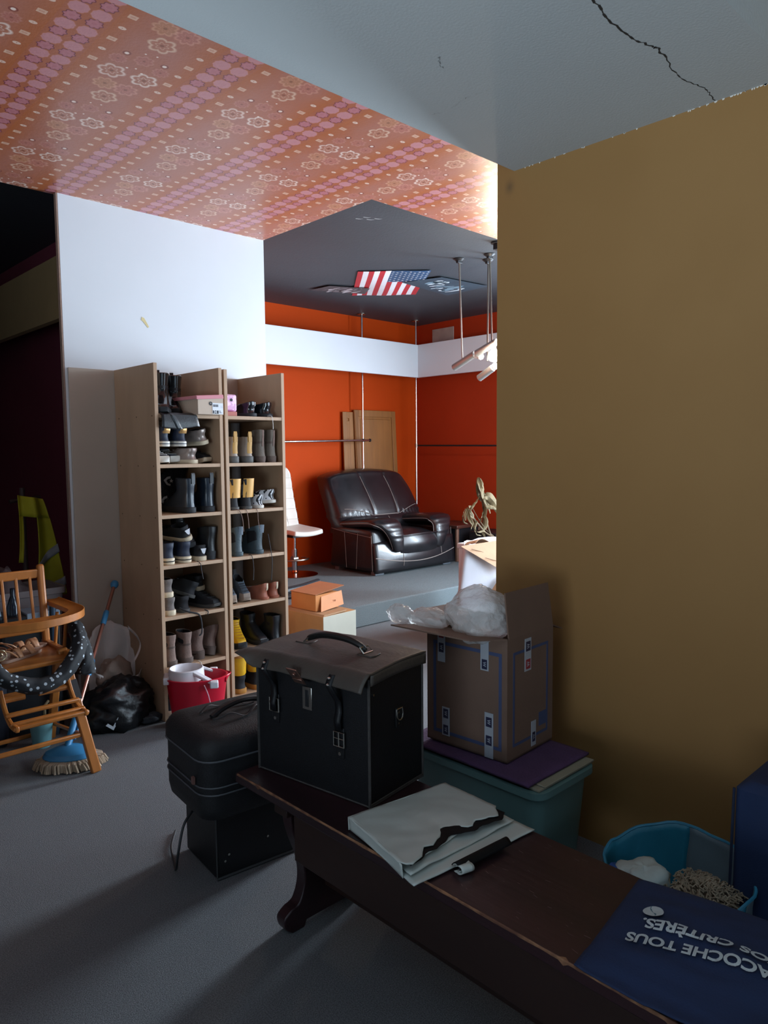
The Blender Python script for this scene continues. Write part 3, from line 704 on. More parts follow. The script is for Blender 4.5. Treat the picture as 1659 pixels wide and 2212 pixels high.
#@@SHOE RACKS
M_ply = mat('beech_chipboard', 'ad8e72', .6, .07, 9, .05, 80, stretch=(1, 1, .3))
M_ply_d = mat('beech_edge', 'c79a6d', .55, .07, 12)
M_hole = mat('drill_hole', '4a3524', .9)
ZS = [1.722, 1.444, 1.162, .880, .589, .297, .030]
YF, YB = 3.746, 4.245
racks = []
for ui, (xa, xb, lab) in enumerate(((1.862, 2.283, 'left beech shoe rack, tall open unit full of shoes'), (2.298, 2.725, 'right beech shoe rack, tall open unit next to the orange alcove'))):
    t = thing('shoe_rack', lab, 'shelf', ((xa+xb)/2, YF, 0), 0, 'beech shoe racks'); t.location = ((xa+xb)/2, YF, 0)
    th = .021
    for sx in (xa, xb-th):
        o = obj('side_panel', B().box(sx, YF, 0, sx+th, YB, 1.995 if ui == 0 or sx > xa else 1.990), [M_ply, M_ply_d], t, bevel=.001, sm=False)
    for k, z in enumerate(ZS):
        if ui == 0 and k == 6: continue
        obj('shelf_board', B().box(xa+th, YF+.002, z-.020, xb-th, YB, z), M_ply, t, bevel=.001, sm=False)
    obj('back_strip', B().box(xa+th, YB-.006, 1.44, xb-th, YB, 1.995) if ui == 1 else B().box(xa+th, YB-.006, .03, xb-th, YB, 1.60), M_beige if ui else mat('rack_back_board', '9b8066', .7, .08), t, sm=False)
    if ui == 0:
        b = B()
        for z in (1.72, 1.445, 1.16, .88, .59, .30):
            for y in (3.78, 3.97, 4.20): b.tube([(xa-.0008, y, z-.01), (xa+.001, y, z-.01)], .004, 8)
        q = obj('drill_holes', b, M_hole, t, sm=False); q['kind'] = 'stuff'
# ---- shoes
def contour(L, Wd, n=26, heel=.36, asym=.12):
    pts = []
    for k in range(n):
        a = 2*math.pi*k/n - math.pi/2
        y = (math.sin(a)+1)/2
        w = Wd/2*(heel*2*.93 + (1-heel*2*.93)*min(1, y*1.6)) if y < .62 else Wd/2*math.sqrt(max(0, 1-((y-.62)/.44)**2))*1.0
        w = max(w, .0)
        if y < .12: w *= math.sqrt(max(0, 1-((.12-y)/.125)**2))
        pts.append((math.copysign(w, math.cos(a)) + asym*Wd*.25*math.sin(math.pi*y), y*L))
    return pts
def shoe_parts(kind, L, Wd, H, sole_h, col, solec, o):
    """returns list of (part name, B, material); heel at y=0, toe at +y, ground z=0"""
    P = []; n = 26
    base = contour(L, Wd, n)
    def sect(z, yh, yf, ws, shift=0, pw=1.0, tilt=0):
        r = []
        for (x, y) in base:
            f = y/L; yy = yh + (yf-yh)*f
            r.append((x*ws*(1 if pw == 1 else 1), yy, z + tilt*(.5-f)))
        return r
    # sole
    b = B(); hh = o.get('heel', 0)
    r0 = [(x*1.0, y, (0 if (y < L*.33 or not hh) else 0)) for x, y in base]
    lift = lambda y: (hh*max(0, min(1, (L*.52-y)/(L*.3)))) + (.012*max(0, (y/L-.82)/.18)**2)
    if hh:
        b.loft([[(x*.98, y, lift(y)) for x, y in base], [(x*1.03, y*1.004, lift(y)+sole_h) for x, y in base]])
        hb = [(x*.9, y) for x, y in base if y < L*.27]
        hb = [(-Wd*.30, L*.26), (-Wd*.32, L*.08), (-Wd*.2, .004), (0, -.002), (Wd*.2, .004), (Wd*.32, L*.08), (Wd*.30, L*.26)]
        b.loft([[(x*.92, y, 0) for x, y in hb], [(x, y, hh+.004) for x, y in hb]])
    else:
        k = o.get('sole_flare', 1.05)
        b.loft([[(x*(k-.03), (y-L/2)*1.0+L/2, lift(y)) for x, y in base], [(x*k, (y-L/2)*1.02+L/2, lift(y)+.004) for x, y in base], [(x*k, (y-L/2)*1.02+L/2, lift(y)+sole_h*.9) for x, y in base], [(x*(k-.05), (y-L/2)*.99+L/2, lift(y)+sole_h) for x, y in base]])
    P.append(('sole', b, solec))
    if o.get('stripe'):
        b = B(); b.loft([[(x*1.06, (y-L/2)*1.026+L/2, lift(y)+sole_h*.42) for x, y in base], [(x*1.06, (y-L/2)*1.026+L/2, lift(y)+sole_h*.58) for x, y in base]], False, False)
        P.append(('sole_stripe', b, o['stripe']))
    z0 = sole_h*.9 + hh*0
    toe = o.get('toe', .055); ank = o.get('ankle', .46); flare = o.get('flare', 1.0)
    rings = []
    K = 12 if H > .13 else 9
    for i in range(K+1):
        v = i/K; z = z0 + (H-z0)*v
        # forward limit follows instep profile
        zz = z
        tf = max(0.0, (zz-toe)/max(.01, (min(H, .125)-toe)))
        if zz <= toe: yf = L*(.985 - .05*(zz/toe)**3)
        else: yf = L*(.935 - (.935-ank)*min(1, tf)**.62)
        shaft = max(0, (zz-.125)/max(.01, H-.125)) if H > .125 else 0
        yf += o.get('lean', .0)*shaft
        yh = .004 + .010*math.sin(math.pi*min(1, v*1.3))*(1 if H < .14 else .6) - .004*shaft*flare
        ws = 1.0 - o.get('taper', .24 if H > .125 else .16)*min(1, v*1.5) + (.34*shaft*(flare) if H > .125 else 0)
        if H > .125: ws *= .98
        rings.append([(x*ws*(1-.25*max(0, (y/L-.5))*min(1, tf)), yh + (yf-yh)*(y/L), z + hh*max(0, min(1, (L*.55-(yh+(yf-yh)*(y/L)))/(L*.35)))*(1) + (o.get('tilt', 0)*(.5-y/L))*max(0, v-.55)/.45 + .004*nz3((x*30, y*20, z*30+o.get('seed', 0)))) for x, y in base])
    b = B().loft(rings, False, False)
    # rounded collar and inside
    top = rings[-1]; cx = sum(p[0] for p in top)/n; cy = sum(p[1] for p in top)/n
    def inner(k, dz): return [(cx+(x-cx)*k, cy+(y-cy)*k, z+dz) for x, y, z in top]
    b.loft([top, inner(.95, .004), inner(.88, .002)], False, False)
    P.append(('upper', b, col))
    bl = B().loft([inner(.88, .002), inner(.84, -.02), inner(.80, -H*.55 if H > .12 else -.035), ], False, True)
    P.append(('lining', bl, o.get('lining', M['lin_dark'])))
    if o.get('laces'):
        b = B(); nn = 5 if H < .13 else 7
        for i in range(nn):
            v = .25 + .62*i/(nn-1); idx = v*K; i0 = int(idx); fr = idx-i0
            r_ = rings[i0]; s_ = rings[min(K, i0+1)]
            q = [Vector(r_[j]).lerp(Vector(s_[j]), fr) for j in range(n)]
            fr_i = max(range(n), key=lambda j: q[j].y)
            a_, c_, d_ = q[(fr_i-2) % n], q[fr_i], q[(fr_i+2) % n]
            if c_.y < L*.93: b.tube([a_+Vector((0, .001, .001)), c_+Vector((0, .004, .004)), d_+Vector((0, .001, .001))], .0022, 5)
        if b.v: P.append(('laces', b, o['laces']))
    if o.get('tab'):
        j0 = min(range(n), key=lambda j: top[j][1]); tp = Vector(top[j0])
        tz = o.get('tab_h', .05); w = o.get('tab_w', .017)
        b = B()
        rows = []
        for i in range(6):
            v = i/5; zz = tp.z + .002 - tz*(1-v)
            k = (zz-z0)/(H-z0)*K; i0 = max(0, min(K-1, int(k))); fr = k-i0
            yb_ = rings[i0][j0][1]*(1-fr) + rings[i0+1][j0][1]*fr
            rows.append([(-w+2*w*q/4 + tp.x, yb_ - .0015 + .35*((-w+2*w*q/4)**2)/.02*.6, zz) for q in range(5)])
        b.loft(rows, False, False, closed=False)
        P.append(('heel_tab', b, o['tab']))
    if o.get('pull'):
        j0 = min(range(n), key=lambda j: top[j][1]); tp = Vector(top[j0])
        b = B().loft([[(tp.x-.011, tp.y-.003+dy, tp.z+dz), (tp.x+.011, tp.y-.003+dy, tp.z+dz)] for dy, dz in ((-.001, -.03), (-.002, .02), (.002, .034), (.008, .02), (.008, -.01))], False, False, closed=False)
        P.append(('pull_loop', b, o.get('pull')))
    if o.get('cap'):
        b = B()
        rr = []
        for i in range(0, max(2, K//3)+1):
            q = [p for p in rings[i]]
            rr.append([(x*1.03, max(y, L*.80)*1.006 if y > L*.78 else L*.80, z) for x, y, z in q])
        b.loft(rr, False, False); P.append(('toe_cap', b, o['cap']))
    if o.get('band'):
        b = B(); i0 = int(K*o.get('band_z', .55))
        b.loft([[(x*1.04, cy+(y-cy)*1.03, z) for x, y, z in rings[i0]], [(x*1.04, cy+(y-cy)*1.03, z) for x, y, z in rings[min(K, i0+1)]]], False, False)
        P.append(('strap', b, o['band']))
    if o.get('patch'):      # pale triangle on the heel
        b = B(); zc_ = z0+(H-z0)*.55
        b.poly([(-.018, .004, zc_+.014), (.018, .004, zc_+.014), (.008, .002, zc_-.012), (0, .001, zc_-.018), (-.008, .002, zc_-.012)]); b.v = [(x, y-.012+abs(x)*.1, z) for x, y, z in b.v]
        P.append(('heel_patch', b, o['patch']))
    return P
M = {}
def mm(k, *a, **kw): M[k] = mat('shoe_'+k, *a, **kw)
mm('lin_dark', '17161a', .9); mm('lin_grey', '6b6866', .9); mm('patent', '111419', .16, .2, coat=.5); mm('blackleather', '17181c', .42, .2, 20, .1, 120)
mm('blackmatte', '1b1c20', .8, .15, 30, .1, 150); mm('navy', '1c2438', .6, .12, 30, .1, 200); mm('white_rubber', 'cfcac0', .6, .05); mm('black_rubber', '202226', .7, .1)
mm('gold', 'c79a63', .3, .1, metal=.6); mm('silver', '9d8f88', .35, .12, 20, .1, 60, metal=.45); mm('grey_canvas', '6a625e', .85, .12, 60, .2, 300); mm('cream', 'cbbba0', .65, .08)
mm('suede_brown', '7a655c', .9, .18, 25, .25, 120); mm('suede_taupe', '5e5049', .9, .15, 25, .2, 120); mm('tan', 'b0853f', .6, .12, 20, .1, 90); mm('tan_side', '8d7f73', .6, .12, 20)
mm('grey_rubber', '4d4c4a', .75, .1); mm('olive', '6b6157', .7, .12, 20, .15, 100); mm('zebra', 'd8d8da', .6); mm('yellow', 'd3a017', .5, .15, 12, .1, 80); mm('mustard', 'c69548', .6, .1)
mm('green_grey', '3c4a50', .6, .15, 25, .2, 90); mm('terracotta', '9a5b45', .55, .12, 20, .1, 90); mm('white_lace', 'c9c7c4', .8); mm('slate', '4a5560', .6, .15, 25, .2, 90); mm('dark_lace', '2c2d30', .8)
mm('plain_brown_sole', '3e332d', .7, .1); mm('tongue_white', 'b9bcc2', .6); mm('blueblack', '1d2733', .35, .2, 14, coat=.3); mm('amber_rubber', 'b07a35', .6, .1)
def zebra_fn(x, y, z, c, tc):
    w = X.nt.nodes.new('ShaderNodeTexWave'); w.inputs['Scale'].default_value = 16; w.inputs['Distortion'].default_value = 9; w.inputs['Detail'].default_value = 1.5
    X.nt.links.new(tc.outputs['Object'], w.inputs['Vector'])
    return mixc(gt(X(w.outputs[1]), .52), srgb('1d1f24'), srgb('d5d7da'))
M['zebra'] = emblem_mat('shoe_zebra_print', 'd8d8da', zebra_fn)
K_ = dict(
 tallboot=(.29, .105, .235, .028, 'patent', 'black_rubber', dict(toe=.055, ankle=.50, flare=.9, lean=.01, pull=M['blackleather'], band=M['blackleather'], band_z=.62)),
 goldheel=(.27, .092, .108, .030, 'navy', 'white_rubber', dict(tab=M['gold'], tab_h=.038, tab_w=.024, stripe=M['navy'], laces=M['white_lace'], ankle=.42)),
 whitesole=(.28, .098, .085, .036, 'navy', 'white_rubber', dict(laces=M['white_lace'], ankle=.45)),
 silver=(.27, .094, .085, .024, 'silver', 'cream', dict(laces=M['white_lace'], ankle=.45, lining=M['lin_dark'])),
 lowblack=(.27, .094, .085, .026, 'blackmatte', 'cream', dict(laces=M['dark_lace'], ankle=.45)),
 hightop=(.28, .095, .145, .030, 'blackmatte', 'black_rubber', dict(laces=M['dark_lace'], ankle=.44, cap=M['black_rubber'])),
 patentboot=(.28, .10, .195, .034, 'blueblack', 'black_rubber', dict(toe=.06, ankle=.48, flare=.55, pull=M['blackleather'], laces=M['dark_lace'])),
 navysneak=(.29, .10, .118, .036, 'navy', 'cream', dict(laces=M['white_lace'], ankle=.44, stripe=M['lin_dark'])),
 blackwhite=(.27, .092, .088, .027, 'blackmatte', 'cream', dict(ankle=.44, patch=M['tongue_white'], laces=M['dark_lace'])),
 ankleboot=(.28, .096, .17, .03, 'blackleather', 'black_rubber', dict(toe=.055, ankle=.47, flare=.5, heel=.02, laces=M['dark_lace'])),
 greysneak=(.26, .092, .098, .030, 'grey_canvas', 'cream', dict(ankle=.44, laces=M['white_lace'])),
 blackshoe=(.27, .094, .09, .020, 'blackmatte', 'grey_rubber', dict(ankle=.45, laces=M['dark_lace'])),
 suedeboot=(.27, .096, .175, .030, 'suede_brown', 'suede_taupe', dict(toe=.055, ankle=.46, flare=.6, taper=.36, sole_flare=1.08, band=M['suede_taupe'], band_z=.5)),
 pump=(.25, .088, .125, .016, 'suede_brown', 'suede_taupe', dict(toe=.05, ankle=.50, heel=.035, tilt=.035)),
 runner=(.27, .096, .095, .030, 'navy', 'white_rubber', dict(ankle=.44, laces=M['white_lace'])),
 loafer=(.27, .096, .078, .022, 'patent', 'black_rubber', dict(ankle=.52, toe=.05, tilt=.02, laces=M['dark_lace'])),
 tanboot=(.28, .10, .152, .040, 'tan_side', 'grey_rubber', dict(toe=.06, ankle=.42, flare=.0, taper=.40, sole_flare=1.1, tab=M['tan'], tab_h=.10, tab_w=.017, pull=M['tan'])),
 brownboot=(.27, .092, .185, .026, 'olive', 'suede_taupe', dict(toe=.05, ankle=.42, flare=.15, taper=.42, sole_flare=1.0, heel=.012, tab=M['suede_brown'], tab_h=.10, tab_w=.006, band=M['suede_taupe'], band_z=.5)),
 yellowheel=(.28, .094, .158, .018, 'blackmatte', 'grey_rubber', dict(ankle=.44, taper=.34, tab=M['mustard'], tab_h=.115, tab_w=.038, tilt=.05, lining=M['lin_grey'])),
 zebra=(.23, .080, .080, .020, 'zebra', 'white_rubber', dict(ankle=.45, laces=M['dark_lace'])),
 trainer=(.28, .096, .158, .026, 'green_grey', 'green_grey', dict(ankle=.45, tab=M['slate'], tab_h=.05, tab_w=.017, tilt=.035, laces=M['dark_lace'])),
 hiker=(.20, .074, .125, .018, 'slate', 'tan_side', dict(ankle=.46, laces=M['dark_lace'], cap=M['tan_side'], pull=M['dark_lace'], tilt=.04)),
 terracotta=(.25, .088, .082, .014, 'terracotta', 'terracotta', dict(ankle=.50, tilt=.03, tab=M['cream'], tab_h=.045, tab_w=.006, laces=M['suede_brown'])),
 yellowboot=(.26, .092, .152, .034, 'yellow', 'black_rubber', dict(toe=.055, ankle=.46, flare=.3, laces=M['amber_rubber'], pull=M['yellow'])),
 chelsea=(.28, .094, .172, .026, 'blackleather', 'black_rubber', dict(toe=.052, ankle=.46, flare=.5)),
 rubberboot=(.28, .10, .235, .028, 'yellow', 'amber_rubber', dict(toe=.06, ankle=.50, flare=.9)),
 workshoe=(.27, .098, .11, .030, 'blackmatte', 'amber_rubber', dict(toe=.06, ankle=.46, laces=M['dark_lace'])),
)
cache = {}
def shoe(kind, name, lab, x, y, z, ang, pitch=0, roll=0, mirror=False, group=None):
    t = thing(name, lab, 'shoe' if 'boot' not in name else 'boot', (x, y, z), 0, group)
    M4 = Matrix.Translation((x, y, z)) @ Matrix.Rotation(R(ang), 4, 'Z') @ Matrix.Rotation(R(pitch), 4, 'X') @ Matrix.Rotation(R(roll), 4, 'Y')
    t.rotation_euler = M4.to_euler(); t.matrix_basis = M4
    if kind not in cache:
        L, Wd, H, sh, c, s_, o = K_[kind]; cache[kind] = []
        for nm, b, m_ in shoe_parts(kind, L, Wd, H, sh, M[c], M[s_], o):
            cache[kind].append(obj(nm, b, m_, t, world=False, ang=50))
    else:
        for src in cache[kind]:
            c_ = src.copy(); C.objects.link(c_); c_.parent = t
    return t
Z = [z+.0006 for z in ZS]
HF = 3.768      # heel at the shelf front
def S_(kind, name, lab, x, k, ang=0, y=HF, dz=0, **kw): return shoe(kind, name, lab, x, y, Z[k]+dz, ang, group='shoes in the left rack' if x < 2.29 else 'shoes in the right rack', **kw)
# left rack, top
S_('tallboot', 'black_boot', 'glossy black pull-on boot on top of the left shoe rack, toe turned to the front', 2.035, 0, 155, 4.02)
S_('tallboot', 'black_boot', 'second glossy black pull-on boot on the rack top, next to the shoebox', 2.170, 0, 152, 4.11)
# left rack, 2nd row
S_('whitesole', 'sneaker', 'sneaker with thick white sole under the gold-heeled pair, left one', 1.940, 1, 176, 4.045)
S_('whitesole', 'sneaker', 'sneaker with thick white sole under the gold-heeled pair, half hidden', 2.045, 1, 176, 4.12)
S_('goldheel', 'sneaker', 'navy sneaker with gold heel tab, left one of its pair', 1.935, 1, 3, HF, .098, pitch=1)
S_('goldheel', 'sneaker', 'navy sneaker with gold heel tab, right one of its pair', 2.034, 1, -3, HF, .0985, pitch=1)
S_('silver', 'sneaker', 'silver-bronze sneaker standing on the second shelf of the left rack', 2.120, 1, 24, 3.775)
S_('lowblack', 'sneaker', 'black sneaker with cream toe lying at the right of the second shelf, left rack', 2.185, 1, 190, 4.10)
S_('silver', 'sneaker', 'silver-bronze sneaker lying tilted on top of the others, left rack', 2.205, 1, 12, 3.80, .112, roll=-14)
# 3rd row
hi1 = S_('hightop', 'sneaker', 'black high-top sneaker with white chevron and star mark, lower one, behind the patent boots', 2.205, 2, 86, 4.115)
hi2 = S_('hightop', 'sneaker', 'black high-top sneaker with white chevron mark, upper one of the two behind the patent boots', 2.235, 2, 84, 4.135, .105, pitch=6)
S_('patentboot', 'black_boot', 'black patent lace boot, left one of the third-shelf pair', 2.085, 2, 5, HF)
S_('patentboot', 'black_boot', 'black patent lace boot, right one of the third-shelf pair', 2.203, 2, -4, HF)
# 4th row
S_('navysneak', 'sneaker', 'navy high sneaker with cream double sole, left one at the rack side', 1.938, 3, 0, HF)
S_('navysneak', 'sneaker', 'navy high sneaker with cream double sole, right one of the pair', 2.043, 3, 0, HF)
S_('blackwhite', 'sneaker', 'black sneaker with pale triangle on its heel, standing on the shelf', 2.142, 3, 0, HF)
S_('blackwhite', 'sneaker', 'black sneaker with pale triangle heel, lying across the navy pair', 2.075, 3, 8, 3.79, .122, pitch=4, roll=-22)
S_('ankleboot', 'ankle_boot', 'black leather ankle boot leaning over the others, fourth shelf of the left rack', 2.150, 3, 168, 4.08, .098, pitch=-6, roll=10)
S_('ankleboot', 'ankle_boot', 'dark ankle boot lying at the right end of the fourth shelf, toe outward', 2.215, 3, 10, 3.775, .0, roll=4)
# 5th row
S_('greysneak', 'sneaker', 'grey canvas sneaker with cream sole, lower one of the stacked two', 1.937, 4, 0, HF)
S_('greysneak', 'sneaker', 'grey canvas sneaker with cream sole, stacked on its twin', 1.933, 4, 2, 3.78, .103)
S_('blackshoe', 'shoe', 'flat black shoe beside the stacked grey sneakers', 2.038, 4, 3, HF+.02)
S_('blackshoe', 'shoe', 'black shoe propped up in the middle of the fifth shelf, left rack', 2.095, 4, 15, 3.82, .070, pitch=8, roll=20)
S_('blackshoe', 'shoe', 'black shoe with pointed toe facing outward, fifth shelf of the left rack', 2.170, 4, 193, 4.03)
S_('lowblack', 'sneaker', 'black shoe with pale sole at the back right of the fifth shelf', 2.205, 4, 6, 3.90, .092, roll=-5)
# 6th row
S_('suedeboot', 'ankle_boot', 'taupe suede ankle boot, left one of the pair low in the left rack', 1.936, 5, 2, HF)
S_('suedeboot', 'ankle_boot', 'taupe suede ankle boot, right one of the pair low in the left rack', 2.034, 5, -2, HF)
S_('pump', 'heeled_shoe', 'brown suede heeled shoe with high heel cup, sixth shelf', 2.135, 5, 22, 3.785)
S_('pump', 'heeled_shoe', 'brown suede heeled shoe leaning against the rack side, sixth shelf', 2.212, 5, 14, 3.80, .006, roll=12)
S_('runner', 'sneaker', 'dark sneaker with white sole on the floor of the left rack behind the red bucket', 1.945, 6, 8, 3.80, -.0295)
# right rack
S_('loafer', 'leather_shoe', 'polished black leather shoe on the right rack top, left one', 2.520, 0, 12, HF)
S_('loafer', 'leather_shoe', 'polished black leather shoe on the right rack top, right one at the side panel', 2.642, 0, 26, HF)
S_('tanboot', 'ankle_boot', 'ankle boot with ochre heel strip, left one half behind the rack post', 2.376, 1, 0, HF)
S_('tanboot', 'ankle_boot', 'ankle boot with ochre heel strip, right one of the pair', 2.478, 1, 0, HF)
S_('brownboot', 'ankle_boot', 'slim grey-brown suede boot, left one beside the ochre-heeled pair', 2.573, 1, -4, HF)
S_('brownboot', 'ankle_boot', 'slim grey-brown suede boot, right one at the side panel', 2.655, 1, 2, HF)
S_('yellowheel', 'sneaker', 'black-lined sneaker with mustard heel, left one behind the rack post', 2.372, 2, 0, HF)
S_('yellowheel', 'sneaker', 'black-lined sneaker with mustard heel, right one of the pair', 2.466, 2, 2, HF)
S_('zebra', 'sneaker', 'zebra-striped low sneaker, left one lower on the shelf', 2.560, 2, 14, HF)
S_('zebra', 'sneaker', 'zebra-striped low sneaker, right one raised on the side', 2.655, 2, 28, HF, .030, pitch=-4)
S_('trainer', 'trainer', 'dark green-grey trainer, left one with laces hanging over it', 2.392, 3, 0, HF)
S_('trainer', 'trainer', 'dark green-grey trainer, right one of the pair', 2.545, 3, 6, HF)
S_('hiker', 'walking_shoe', 'small slate walking shoe with tan toe facing out, left one', 2.400, 4, 165, 3.98)
S_('hiker', 'walking_shoe', 'small slate walking shoe with tan toe facing out, right one', 2.488, 4, 168, 3.98)
S_('terracotta', 'shoe', 'reddish-brown leather slip-on with oval heel mark, left one', 2.580, 4, 8, HF)
S_('terracotta', 'shoe', 'reddish-brown leather slip-on with oval heel mark, right one', 2.655, 4, 2, HF)
S_('yellowboot', 'ankle_boot', 'yellow lace boot with black sole, left one behind the rack post', 2.376, 5, 162, 4.04)
S_('yellowboot', 'ankle_boot', 'yellow lace boot with black sole, right one of the pair', 2.480, 5, 164, 4.04)
S_('chelsea', 'ankle_boot', 'plain black ankle boot next to the yellow boots', 2.585, 5, 176, 4.06)
S_('chelsea', 'ankle_boot', 'plain black ankle boot in the right corner of the low shelf', 2.658, 5, 0, HF)
S_('workshoe', 'work_shoe', 'black shoe with thick amber sole at the bottom of the right rack, left one', 2.392, 6, 2, HF)
S_('workshoe', 'work_shoe', 'black shoe with thick amber sole at the bottom, mostly behind the black case', 2.510, 6, -2, HF)
for x, lab in ((2.385, 'upturned yellow rubber boot resting on the amber-soled shoe, left one'), (2.500, 'upturned yellow rubber boot, right one, half behind the black case')):
    t = thing('rubber_boot', lab, 'boot', (x, 3.80, .145), 0, 'shoes in the right rack')
    b = B().lathe([(.040, 0), (.045, .01), (.047, .06), (.051, .128), (.0515, .132)], (x, 3.81, .1455), 22, sy=1.1)
    obj('boot_shaft', b, M['yellow'], t); obj('rim_band', B().lathe([(.0525, .112), (.0535, .118), (.0535, .128), (.0525, .131)], (x, 3.81, .1455), 22, sy=1.1, caps=(False, False)), M['amber_rubber'], t)
# emblems on the high tops
for hi in (hi1, hi2):
    b = B()
    def em(pts): b.prism([(-.0425, y, z) for y, z in pts], (-.006, 0, 0))
    for seg in ([(.155, .060), (.135, .082), (.115, .088), (.115, .074), (.130, .070), (.142, .056)], [(.155, .060), (.142, .062), (.128, .044), (.112, .040), (.112, .028), (.135, .034)]): em(seg)
    em([(.108+.013*math.cos(a)*(1 if i % 2 == 0 else .42), .060+.013*math.sin(a)*(1 if i % 2 == 0 else .42)) for i, a in enumerate([math.pi/2+math.pi*j/5 for j in range(10)])])
    obj('side_emblem', b, M['tongue_white'], hi, world=False, sm=False)
# loose laces hanging from the shelves
def lace(lab, pts, m, r=.0022, cat='shoelace'):
    tag(obj('shoelace', B().tube(smooth(pts, 6), r, 6), m), lab, cat, 'laces hanging from the shoe racks')
lace('thin lace hanging from the black shoes on the right rack top', [(2.61, 3.765, Z[0]+.006), (2.625, 3.742, Z[0]+.004), (2.63, 3.738, Z[0]-.03), (2.632, 3.738, Z[0]-.075)], M['white_lace'], .0018)
lace('grey lace looping down in front of the left green-grey trainer', [(2.36, 3.765, Z[2]+.004), (2.375, 3.742, Z[2]), (2.395, 3.738, Z[2]-.05), (2.402, 3.738, Z[2]-.13)], M['suede_brown'], .0022)
lace('second grey lace over the left green-grey trainer', [(2.42, 3.765, Z[2]+.004), (2.428, 3.742, Z[2]-.004), (2.436, 3.738, Z[2]-.06), (2.44, 3.738, Z[2]-.115)], M['suede_brown'], .0022)
lace('lace hanging from the zebra sneakers down to the right trainer', [(2.50, 3.765, Z[2]+.004), (2.505, 3.742, Z[2]-.01), (2.507, 3.738, Z[2]-.07), (2.517, 3.738, Z[2]-.125)], M['suede_brown'], .0018)
lace('long lace hanging from the left trainer towards the small walking shoes', [(2.45, 3.765, Z[3]+.004), (2.458, 3.740, Z[3]-.004), (2.466, 3.737, Z[3]-.08), (2.462, 3.738, Z[3]-.15)], M['dark_lace'], .0022)
lace('long lace hanging from the right trainer to the brown slip-ons', [(2.595, 3.765, Z[3]+.12), (2.598, 3.745, Z[3]+.03), (2.602, 3.736, Z[3]-.05), (2.594, 3.738, Z[3]-.17)], M['dark_lace'], .0022)
lace('dark lace hanging over the fourth shelf edge of the left rack', [(2.10, 3.765, Z[3]+.004), (2.108, 3.741, Z[3]-.01), (2.112, 3.737, Z[3]-.05), (2.122, 3.738, Z[3]-.10)], M['dark_lace'], .0022)
lace('wide black strap looping over the fifth shelf edge, left rack', [(2.00, 3.80, Z[4]+.03), (2.03, 3.76, Z[4]+.01), (2.085, 3.738, Z[4]-.01), (2.10, 3.733, Z[4]-.06), (2.10, 3.735, Z[4]-.12), (2.085, 3.737, Z[4]-.135)], M['dark_lace'], .005)
lace('thin black lace dangling from the small boots in the left rack', [(2.14, 3.765, Z[4]+.004), (2.148, 3.741, Z[4]-.003), (2.144, 3.738, Z[4]-.02)], M['dark_lace'], .003)
lace('short lace end over the yellow boots shelf of the right rack', [(2.60, 3.765, Z[5]+.004), (2.61, 3.742, Z[5]), (2.62, 3.739, Z[5]-.012)], M['dark_lace'], .0022)
lace('pale lace end over the sixth shelf edge above the red bucket', [(2.09, 3.765, Z[5]+.004), (2.095, 3.741, Z[5]-.01), (2.098, 3.739, Z[5]-.06)], M['white_lace'], .0018)
# boxes and bags on the rack tops
t = thing('shoebox', 'beige shoebox with pink lid ajar and white size label, on the left rack top', 'box', (2.17, 3.80, Z[0]))
M_pink = mat('pink_card', 'c9838c', .7, .06, 8); M_bx = mat('beige_card', 'b9a694', .7, .04, 8); M_lab = mat('label_paper', 'd5d9df', .6, .02); M_ink = mat('ink_black', '23262e', .7, .05)
t.matrix_basis = Matrix.Translation((2.098, 3.700, Z[0])) @ Matrix.Rotation(R(1), 4, 'Z'); t.location = (2.098, 3.700, Z[0]); t.rotation_euler = (0, 0, R(1))
obj('box_body', B().box(0, 0, 0, .165, .30, .095), M_bx, t, world=False, bevel=.0015)
obj('lid', B().box(-.004, -.006, .100, .169, .30, .104, Matrix.Rotation(R(-4), 4, 'Y')).box(-.004, -.008, .082, .169, -.004, .102, Matrix.Rotation(R(-4), 4, 'Y')).box(-.006, -.006, .085, -.002, .30, .104, Matrix.Rotation(R(-4), 4, 'Y')), M_pink, t, world=False, bevel=.001)
lb = obj('size_label', B().box(.093, -.0012, .004, .162, 0, .066), M_lab, t, world=False, sm=False)
T = lambda x, z, y=-.0018: Matrix.Translation((x, y, z)) @ Matrix.Rotation(R(90), 4, 'X')
obj('label_field', B().box(.095, -.0018, .006, .132, -.0012, .024), M_ink, t, world=False, sm=False)
text_mesh('lettering', '34', .021, M_lab, t, T(.099, .0085, -.0022), .0002, .0004)
text_mesh('lettering', 'EU\nUK 2', .008, M_ink, t, T(.137, .018), .0002)
for i in range(9): obj('print_line', B().box(.098+i*.0038, -.0018, .044, .098+i*.0038+.0018, -.0012, .058), M_ink, t, world=False, sm=False)
obj('print_line', B().box(.146, -.0018, .040, .160, -.0012, .0405).box(.146, -.0018, .045, .160, -.0012, .0455).box(.146, -.0018, .050, .158, -.0012, .0505), M_ink, t, world=False, sm=False)
obj('round_mark', B().tube([(.082, 0, .062), (.082, -.0012, .062)], .011, 16), M_ink, t, world=False)
obj('round_mark_highlight', B().prism([(.077, -.0013, .064), (.084, -.0013, .060), (.086, -.0013, .063), (.079, -.0013, .067)], (0, -.0004, 0)), M_bx, t, world=False)
